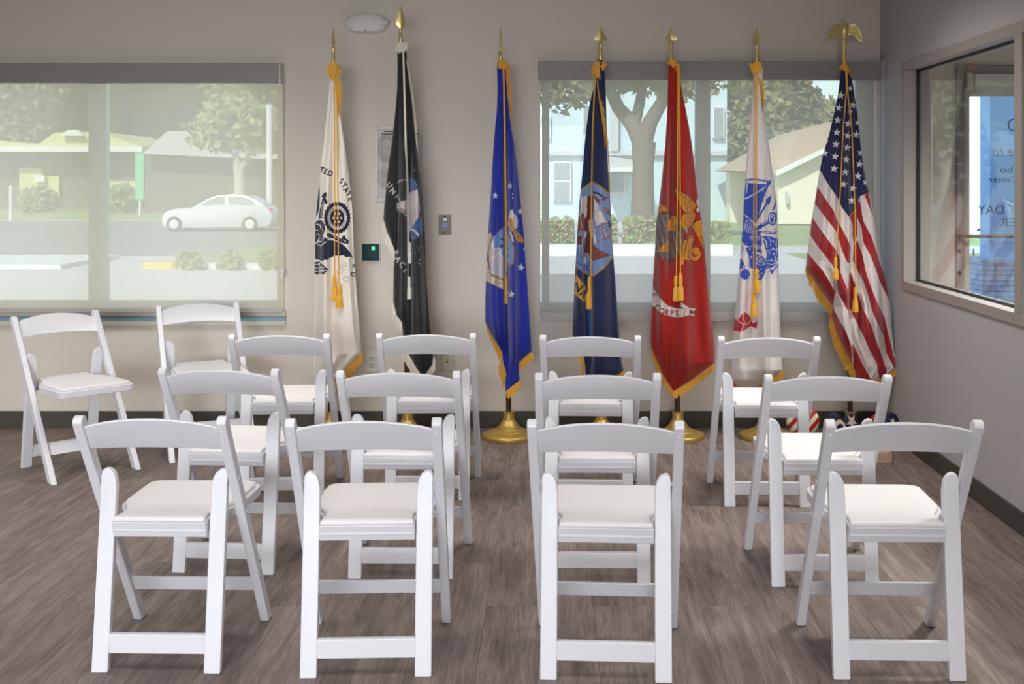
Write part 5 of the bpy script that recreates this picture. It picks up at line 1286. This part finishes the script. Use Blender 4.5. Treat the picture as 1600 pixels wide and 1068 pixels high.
def stone_mat():
    m = bpy.data.materials.new('stacked_ledge_stone'); m.use_nodes = True; nt = m.node_tree; b = nt.nodes['Principled BSDF']; L = nt.links.new
    tc = nt.nodes.new('ShaderNodeTexCoord'); sx = nt.nodes.new('ShaderNodeSeparateXYZ'); cb = nt.nodes.new('ShaderNodeCombineXYZ'); ad = nt.nodes.new('ShaderNodeMath')
    L(tc.outputs['Object'], sx.inputs[0]); L(sx.outputs['X'], ad.inputs[0]); L(sx.outputs['Y'], ad.inputs[1]); L(ad.outputs[0], cb.inputs['X']); L(sx.outputs['Z'], cb.inputs['Y'])
    br = nt.nodes.new('ShaderNodeTexBrick'); br.inputs['Scale'].default_value = 1; br.inputs['Brick Width'].default_value = .17; br.inputs['Row Height'].default_value = .038; br.inputs['Mortar Size'].default_value = .003
    br.inputs['Color1'].default_value = (.56, .59, .64, 1); br.inputs['Color2'].default_value = (.82, .84, .88, 1); br.inputs['Mortar'].default_value = (.34, .37, .42, 1)
    L(cb.outputs[0], br.inputs['Vector']); L(br.outputs['Color'], b.inputs['Base Color']); b.inputs['Roughness'].default_value = .9
    bp = nt.nodes.new('ShaderNodeBump'); bp.inputs['Strength'].default_value = .6; bp.inputs['Distance'].default_value = .01; bp.invert = True; L(br.outputs['Fac'], bp.inputs['Height']); L(bp.outputs[0], b.inputs['Normal'])
    return m
M['stone'] = stone_mat()

y_out = WALL + .2
struct(MB().box(-70, 70, y_out, 140, G - .3, G).build('ground', M['concrete']))
struct(MB().box(-70, -3.0, gd(400), gd(345), G, G + .006).build('road', M['asphalt']))
struct(MB().box(-70, 4.0, gd(344), 139, G, G + .05).build('lawn_1', M['grass']))
struct(MB().box(5.2, 70, gd(384), gd(336), G, G + .05).build('lawn_2', M['grass']))
struct(MB().box(6.2, 40, gd(428), gd(396), G, G + .012).build('lawn_3', M['grass']))
struct(MB().box(-3.0, 30, gd(492), gd(428), G, G + .006).build('driveway', M['asphalt']))
struct(MB().box(-70, xpx(140, gd(412)), gd(420), gd(404), G, G + .10).build('sidewalk', M['white_paint']))
# island in the road with a yellow nose
isl = MB(); a0, a1 = gd(421), gd(392)
x0i, x1i = xpx(272, gd(421)), xpx(560, gd(421))
isl.box(x0i, x1i, a0 + .3, a1, G, G + .14); struct(isl.build('traffic_island', M['grass']))
cb_ = MB()
for k in range(4):
    xa = x0i + (x1i - x0i) * k / 4; cb_.box(xa + .1, xa + (x1i - x0i) / 4 - .1, a0, a0 + .3, G, G + .14)
struct(cb_.build('curb', M['white_paint']))
ny = at(246, 416, gd(420)); nose = MB().prism(rounded([(x0i - .85, a0 + .05), (x0i + .05, a0 - .02), (x0i + .05, a0 + 1.3), (x0i - .1, a0 + 1.2)], .3), G, G + .16, 'z')
struct(nose.build('painted_curb', M['yellow_paint']))

def leaves(mb, c, r, n, s, rs):
    for _ in range(n):
        while True:
            p = Vector((rs.uniform(-1, 1), rs.uniform(-1, 1), rs.uniform(-1, 1)))
            if .25 < p.length < 1: break
        p = Vector((c[0] + p.x * r[0], c[1] + p.y * r[1], c[2] + p.z * r[2]))
        u = Vector((rs.uniform(-1, 1), rs.uniform(-1, 1), rs.uniform(-1, 1))).normalized(); v = u.cross(Vector((rs.uniform(-1, 1), rs.uniform(-1, 1), rs.uniform(-1, 1)))).normalized()
        a = s * rs.uniform(.6, 1.3)
        mb.add([p - u * a, p + v * a * .55, p + u * a, p - v * a * .55], [(0, 1, 2, 3)])
def tree(label, base, trunk, clumps, m_leaf, m_bark, n=700, s=.32, name='tree', seed=1, group='trees across the street'):
    rs = random.Random(seed)
    r = empty(name, base); tag(r, label, 'tree', group)
    tb = MB()
    for path, rad in trunk: tb.tube([Vector(p) - r.location for p in path], rad, 10)
    tb.build('trunk', m_bark, r, smooth=60)
    lf = MB()
    for c, rr in clumps: leaves(lf, Vector(c) - r.location, rr, int(n * rr[0] * rr[2] / 4), s, rs)
    lf.build('foliage', m_leaf, r)
    return r

def simple_tree(label, px, d, yt, yb, rpx, m_leaf, seed, n=600):
    """yt, yb, rpx: top, bottom and half width of the crown in photo pixels"""
    x = xpx(px, d); rs = random.Random(seed); z0, z1 = EYE - (yb - PY0) * d / F, EYE - (yt - PY0) * d / F; zc = (z0 + z1) / 2; rad = rpx * d / F
    cl = [((x + rs.uniform(-.5, .5) * rad, d + rs.uniform(-.8, .8), z0 + (z1 - z0) * (.2 + .6 * k / 6)), (rad * rs.uniform(.5, .7), 2.2, (z1 - z0) * .28)) for k in range(7)]
    tree(label, (x, d, G), [([(x, d, G), (x + .2, d, z0), (x, d, zc)], [.4, .28, .15])], cl, m_leaf, M['bark'], n, .0040 * d, seed=seed)

# trees behind the left window
simple_tree('large leafy tree far left behind the left window, over the yellow-green roof', 15, 94, 30, 226, 120, M['leaf'], 11)
simple_tree('large leafy tree behind the left window, just left of the window upright', 125, 101, 20, 226, 100, M['leaf_light'], 12)
simple_tree('leafy tree behind the left window, just right of the upright', 215, 108, 30, 236, 90, M['leaf'], 13)
simple_tree('tall leafy tree behind the left window above the grey roof', 300, 115, 30, 236, 100, M['leaf_light'], 14)
simple_tree('leafy tree behind the left window at its right edge, behind the white pole', 405, 122, 20, 240, 110, M['leaf'], 15)
b = at(377, 312, 62); b.z = G
tree('small pale forked tree behind the parked car', b, [([b, at(374, 275, 62), at(371, 258, 62), at(367, 238, 62)], [.35, .30, .24, .16]), ([at(374, 268, 62), at(383, 254, 62), at(391, 238, 62)], [.22, .16, .12])],
     [(at(350, 205, 62), (2.2, 1.5, 1.2)), (at(385, 190, 62), (2.6, 1.6, 1.5)), (at(410, 215, 62), (1.6, 1.2, .9))], M['leaf_light'], M['bark_pale'], 420, .28, seed=16)

def house(label, name, d, group=None):
    r = empty(name, (0, d, G)); tag(r, label, 'house', group or 'houses across the street')
    def hp(pts, da, db, part, m):
        vs = [at(px, py, da) for px, py in pts] + [at(px, py, da) + Vector((0, db - da, 0)) for px, py in pts]
        for v in vs:
            v.z = max(v.z, G)
        n = len(pts)
        mb = MB().add([v - r.location for v in vs], [tuple(range(n)), tuple(range(2 * n - 1, n - 1, -1))] + [(i, i + n, (i + 1) % n + n, (i + 1) % n) for i in range(n)])
        return mb.build(part, m, r)
    return r, hp
# low house with yellow-green roof
r, hp = house('low shaded house with a yellow-green roof and white fascia, seen through the left window', 'house', 80)
hp([(-60, 236), (222, 236), (222, 330), (-60, 330)], 80, 88, 'wall', M['dark_wall'])  # shade of the porch is put into this dark wall colour
hp([(-60, 234), (-60, 215), (60, 226), (85, 207), (150, 205), (218, 228), (222, 236)], 78.5, 89, 'roof', M['roof_lime'])
hp([(-60, 237), (-60, 228), (222, 228), (222, 237)], 78.2, 78.45, 'fascia', M['white_paint'])
hp([(95, 212), (105, 203), (122, 203), (130, 212)], 78, 78.4, 'vent', M['white_paint'])
for a in ((30, 66, 262, 318), (66, 92, 275, 318)): hp([(a[0], a[2]), (a[1], a[2]), (a[1], a[3]), (a[0], a[3])], 79.7, 79.95, 'shutter', M['roof_lime'])
hp([(53, 274), (69, 274), (69, 284), (53, 284)], 79.3, 79.6, 'sign', M['white_paint'])
hp([(170, 283), (212, 283), (212, 318), (170, 318)], 79.6, 79.95, 'garage_door', M['roof_lime'])
# grey roofed house
r, hp = house('long brown house with a pale grey roof behind the parked car', 'house', 74)
hp([(226, 238), (470, 246), (470, 330), (226, 330)], 74, 84, 'wall', M['dark_wall'])
hp([(222, 240), (262, 204), (302, 204), (372, 240), (470, 240), (470, 249), (372, 247)], 72.8, 85, 'roof', M['roof_grey'])
# green banner pole, white pole, white post
def post(name, label, cat, px, pxw, y0, y1, d, m):
    a = at(px, y1, d); h = at(px, y0, d).z; w = pxw * d / F / 2
    o = MB().tube([(0, 0, 0), (0, 0, h - G)], w, 10).build(name, m, smooth=60); o.location = (a.x, d, G); tag(o, label, cat); return o
post('utility_pole', 'tall white utility pole beyond the car at the right edge of the left window', 'pole', 421, 10, 163, 345, 52, M['white_paint'])
a = at(218, 318, 66); r = empty('banner_stand', (a.x, 66, G)); tag(r, 'green banner on a white post right of the left window upright', 'banner')
MB().box(-.24, .24, -.03, .03, .9, 3.55).build('banner', M['green_sign'], r); MB().tube([(0, .05, 0), (0, .05, 3.6)], .06, 8).build('post', M['white_paint'], r)
post('white_post', 'short white post beside the road at the far left of the left window', 'post', 17, 5, 290, 345, 58, M['white_paint'])
# yellow bushes
def bush(label, pxa, pxb, y0, d, m, n, s, seed, group='bushes across the street', name='bush', flowers=0):
    a, b_ = xpx(pxa, d), xpx(pxb, d); zt = EYE - (y0 - PY0) * d / F
    r = empty(name, ((a + b_) / 2, d, G)); tag(r, label, 'bush', group); rs = random.Random(seed); L = MB(); w = (b_ - a) / 2; h = (zt - G)
    k = max(1, int(w / (h * .6)))
    if name == 'hedge_bush':
        for _ in range(n * 2):
            p = Vector((rs.uniform(-w + .1, w - .1), rs.uniform(-.45, .45), h * rs.uniform(.04, 1)))
            p.z *= 1 - .10 * math.sin(p.x * 9) ** 2 - .05 * rs.random()
            u = Vector((rs.uniform(-1, 1), rs.uniform(-1, 1), rs.uniform(-1, 1))).normalized(); v = u.cross(Vector((rs.uniform(-1, 1), rs.uniform(-1, 1), rs.uniform(-1, 1)))).normalized(); a_ = s * rs.uniform(.5, 1)
            L.add([p - u * a_, p + v * a_ * .6, p + u * a_, p - v * a_ * .6], [(0, 1, 2, 3)])
    else:
        for i in range(k):
            leaves(L, (-w + (i + .5) * 2 * w / k, 0, h * .48), (w / k * (1.0 if k < 3 else 1.15), h * .5, h * .52), n // k, s, rs)
    L.build('foliage', m, r)
    if flowers:
        fl = MB()
        for _ in range(flowers):
            fl.sphere((rs.uniform(-w, w) * .95, -.46, h * rs.uniform(.35, .92)), rs.uniform(.02, .045), 6, 4)
        fl.build('blossoms', M['pink'], r, smooth=60)
bush('yellow-green bush under the low house left of the left window upright', 28, 92, 292, 72, M['leaf_light'], 900, .22, 21)
bush('yellow-green bush right of the left window upright, beside the green banner', 170, 215, 286, 70, M['leaf_light'], 800, .22, 22)
for k, (pa, pb, lab) in enumerate(((275, 318, 'tuft of shrub on the traffic island, leftmost'), (345, 378, 'tuft of shrub on the traffic island, middle one'), (404, 436, 'tuft of shrub on the traffic island, rightmost'))):
    bush(lab, pa, pb, 392, gd(422), M['leaf_light'], 260, .09, 30 + k, 'shrubs on the traffic island')

# parked car
D = gd(362); kc = D / F
cx0 = at(337, 362, D); car = empty('car', (cx0.x, D + .9, G)); tag(car, 'silver white sedan on the street seen through the left window', 'car')
def cp(px, py): return ((px - 337) * kc, (362 - py) * kc)
W2 = .88
low = [cp(*q) for q in ((251, 352), (251, 338), (256, 331), (270, 326), (292, 325), (312, 321), (340, 319), (385, 320), (406, 320), (420, 326), (425, 334), (424, 348), (418, 356), (258, 357))]
low = rounded(low, .10, 3)
rings = []
for y, f_ in ((-W2, .93), (-W2 * .93, .985), (-W2 * .75, 1.0), (0, 1.0), (W2 * .75, 1.0), (W2 * .93, .985), (W2, .93)):
    cxm = sum(p[0] for p in low) / len(low); czm = sum(p[1] for p in low) / len(low)
    rings.append([(cxm + (x - cxm) * f_, y, czm + (z - czm) * f_) for x, z in low])
MB().loft(rings).build('body', M['carpaint'], car, smooth=45)
cab = [cp(*q) for q in ((302, 323), (322, 311), (338, 305), (360, 303.5), (382, 306), (398, 313), (410, 321))]
rings = []
for y, f_, dz in ((-.78, 1.0, 0), (-.70, .99, -.02), (0, 1.0, .02), (.70, .99, -.02), (.78, 1.0, 0)):
    rings.append([(x, y * (1 - .22 * (z - cab[0][1]) / .5), z + dz * .3) for x, z in cab])
MB().loft(rings).build('cabin', M['carpaint'], car, smooth=45)
for sgn in (-1, 1):
    for wq in (((310, 320.5), (324, 312), (338, 307), (349, 306.5), (350, 320)), ((354, 320), (353, 306.5), (372, 306.5), (386, 310), (396, 316), (398, 320))):
        pts = [cp(*q) for q in wq]
        vs = [(x, sgn * .785 * (1 - .22 * (z - cab[0][1]) / .5) + sgn * .004, z) for x, z in pts] + [(x, sgn * .785 * (1 - .22 * (z - cab[0][1]) / .5) - sgn * .01, z) for x, z in pts]
        n = len(pts)
        MB().add(vs, [tuple(range(n)), tuple(range(2 * n - 1, n - 1, -1))] + [(i, i + n, (i + 1) % n + n, (i + 1) % n) for i in range(n)]).build('side_window', M['car_glass'], car)
for px in (272, 390):
    for sgn in (-1, 1):
        x, z = cp(px, 350.0); r_ = z
        prof = [(r_ * .62, -.10), (r_ * .9, -.10), (r_, -.07), (r_, .07), (r_ * .9, .10), (r_ * .62, .10)]
        w = MB(); ring = []
        for rr, yy in [(0.01, -.10)] + prof + [(0.01, .10)]: ring.append([(x + rr * math.cos(a * math.pi / 12), sgn * (W2 - .055) + yy, r_ + rr * math.sin(a * math.pi / 12)) for a in range(24)])
        wo = w.loft(ring).build('wheel', M['tyre'], car, smooth=40)
        h = MB(); ring = []
        for rr, yy in ((.01, .0), (r_ * .3, .015), (r_ * .6, .005), (r_ * .66, -.01)): ring.append([(x + rr * math.cos(a * math.pi / 12), sgn * (W2 + .046 + yy), r_ + rr * math.sin(a * math.pi / 12)) for a in range(24)])
        h.loft(ring).build('hubcap', M['carpaint'], wo, smooth=40)
tl = MB(); x, z = cp(419, 328); tl.box(x - .12, x + .09, -.80, -.55, z - .09, z + .06); tl.build('tail_light', M['taillight'], car)

# light blue house behind the right window
r, hp = house('two-storey light blue house behind the hedge, seen through the right window', 'house', 56)
hp([(848, 60), (1136, 60), (1136, 360), (848, 360)], 56, 66, 'wall', M['blue_wall'])
hp([(848, 236), (1136, 236), (1136, 243), (848, 243)], 55.7, 55.95, 'trim_band', M['roof_grey'])
for a in ((866, 890, 254, 280), (866, 890, 284, 311), (846, 858, 182, 214), (912, 922, 165, 200), (1116, 1130, 168, 214), (955, 975, 255, 300)):
    o_ = hp([(a[0] - 2, a[2] - 2), (a[1] + 2, a[2] - 2), (a[1] + 2, a[3] + 2), (a[0] - 2, a[3] + 2)], 55.75, 55.98, 'window', M['white_paint'])
    w_ = hp([(a[0], a[2]), (a[1], a[2]), (a[1], a[3]), (a[0], a[3])], 55.70, 55.76, 'window_glass', M['grey_glass'])
    w_.parent = o_
hp([(952, 244), (1000, 252), (1010, 262), (940, 262)], 53.6, 55.9, 'porch_roof', M['roof_grey'])
hp([(940, 262), (1010, 262), (1010, 268), (940, 268)], 53.5, 55.9, 'porch_beam', M['white_paint'])
for px in (944, 1004): hp([(px - 2, 268), (px + 2, 268), (px + 2, 352), (px - 2, 352)], 53.6, 53.8, 'porch_post', M['white_paint'])
hp([(955, 130), (966, 130), (966, 236), (955, 236)], 55.6, 55.9, 'downpipe', M['roof_grey'])
# oak in front of it
b = at(1006, 376, 38); b.z = G
tree('big oak tree with a forked trunk in front of the light blue house', b,
     [([b, at(1004, 330, 38), at(1005, 260, 38), at(1006, 222, 38)], [.48, .38, .34, .40]),
      ([at(1006, 228, 38), at(990, 196, 38.3), at(966, 168, 38.6), at(948, 130, 39), at(930, 95, 39)], [.34, .27, .22, .18, .1]),
      ([at(1004, 226, 38), at(1016, 190, 38), at(1034, 160, 37.6), at(1060, 120, 37), at(1085, 90, 37)], [.30, .25, .2, .16, .1]),
      ([at(990, 200, 38.2), at(1000, 160, 38.6), at(1008, 110, 39)], [.2, .17, .12])],
     [(at(884, 134, 37), (1.0, .9, .9)), (at(915, 120, 37.4), (1.1, 1, .8)), (at(862, 112, 37.4), (1.1, 1, .7)), (at(960, 122, 39), (1.1, 1, .55)), (at(1020, 115, 38.5), (1.6, 1.2, .75)), (at(1062, 122, 36.8), (1.0, 1.0, .8)), (at(1100, 118, 37), (.9, .9, .8)), (at(1000, 92, 38), (3.0, 1.6, .8))],
     M['leaf_dark'], M['bark'], 1500, .16, seed=41, group='trees behind the right window')
simple_tree('leafy tree between the blue house and the cream house', 1165, 72, 50, 262, 62, M['leaf'], 51, 900)
simple_tree('leafy tree behind the ridge of the tan roof', 1222, 80, 60, 245, 55, M['leaf_dark'], 52, 900)
simple_tree('leafy tree behind the right window at its right edge, behind the cream house', 1300, 88, 160, 245, 52, M['leaf'], 53, 900)
# cream house with tan roof
r, hp = house('cream house with a tan shingle roof seen right of the blue house', 'house', 50)
hp([(1216, 268), (1290, 232), (1372, 250), (1372, 350), (1216, 350)], 50, 55, 'wall', M['cream_wall'])
hp([(1140, 266), (1250, 204), (1300, 190), (1372, 214), (1372, 236), (1292, 230), (1222, 266), (1216, 272)], 50.3, 55.3, 'roof', M['roof_tan'])
hp([(1212, 268), (1290, 231), (1290, 238), (1214, 275)], 49.4, 49.9, 'bargeboard', M['white_paint'])
hp([(1141, 266), (1214, 268), (1214, 350), (1141, 350)], 54, 55.3, 'side_wall', M['cream_wall'])
hp([(1229, 300), (1233, 300), (1233, 318), (1229, 318)], 49.7, 49.95, 'lamp', M['roof_grey'])
# hedge and low wall
for k, (pa, pb, yy, lab) in enumerate(((835, 901, 338, 'green hedge with pink blossoms behind the right window, leftmost'), (903, 968, 336, 'green hedge with pink blossoms behind the navy blue flag'), (970, 1034, 338, 'green hedge with pink blossoms left of the red flag'), (1036, 1094, 342, 'green hedge with pink blossoms right of the red flag'), (1097, 1142, 346, 'pale green shrub left of the white flag with blue emblem'))):
    bush(lab, pa, pb, yy, 33.5, M['leaf_light'], 2600, .10, 60 + k, 'hedge bushes behind the right window', 'hedge_bush', 16 if k < 4 else 0)
struct(MB().box(xpx(700, 31), xpx(1142, 31), 30.6, 31.2, G, G + .28).build('garden_wall', M['white_paint']))

# outside the lobby door: stone pillar with stucco above, plant, white wall added far off as a bright background
px_ = empty('pillar', (3.55, 8.5, G)); tag(px_, 'light blue stucco pillar on a stacked stone base outside the glass door', 'pillar')
xa = xpx(1547, 8.5) - 3.55
MB().box(xa, .6, 0, .20, 1.375, 3.6).build('shaft', M['blue_stucco'], px_)
MB().box(xa - .075, .66, -.05, .26, 0, 1.345).build('stone_base', M['stone'], px_)
MB().box(xa - .09, .68, -.07, .28, 1.345, 1.375).build('cap_stone', M['white_paint'], px_, bevel=.005)
r = empty('white_backdrop', (19.4, 40, G)); tag(r, 'bright white backdrop wall added far outside the glass door', 'building')
MB().box(-6, 6, 0, 6, 0, 9).build('wall', M['white_paint'], r); MB().box(-6.3, 6.3, -.3, 6.3, 9, 9.3).build('roof', M['roof_grey'], r)
rs = random.Random(77); p0 = at(1521, 372, 9.3); r = empty('shrub', (p0.x, 9.3, G)); tag(r, 'dark leafy shrub left of the stone pillar outside the door', 'bush')
L_ = MB()
for k in range(26):
    z = 1.05 + .5 * rs.random() ** 1.2; an = rs.uniform(0, 6.28); rad = rs.uniform(.02, .15)
    p = Vector((rad * math.cos(an), rad * math.sin(an), z)); u = Vector((math.cos(an), math.sin(an), rs.uniform(-.3, .5))).normalized(); v = u.cross(Vector((0, 0, 1))).normalized()
    L_.add([p, p + u * .05 + v * .022, p + u * .11, p + u * .05 - v * .022], [(0, 1, 2, 3)])
L_.build('leaves', M['leaf_dark'], r); MB().tube([(0, 0, 0), (.02, 0, 1.0), (0, 0, 1.4)], [.015, .012, .006], 8).build('stem', M['bark'], r)
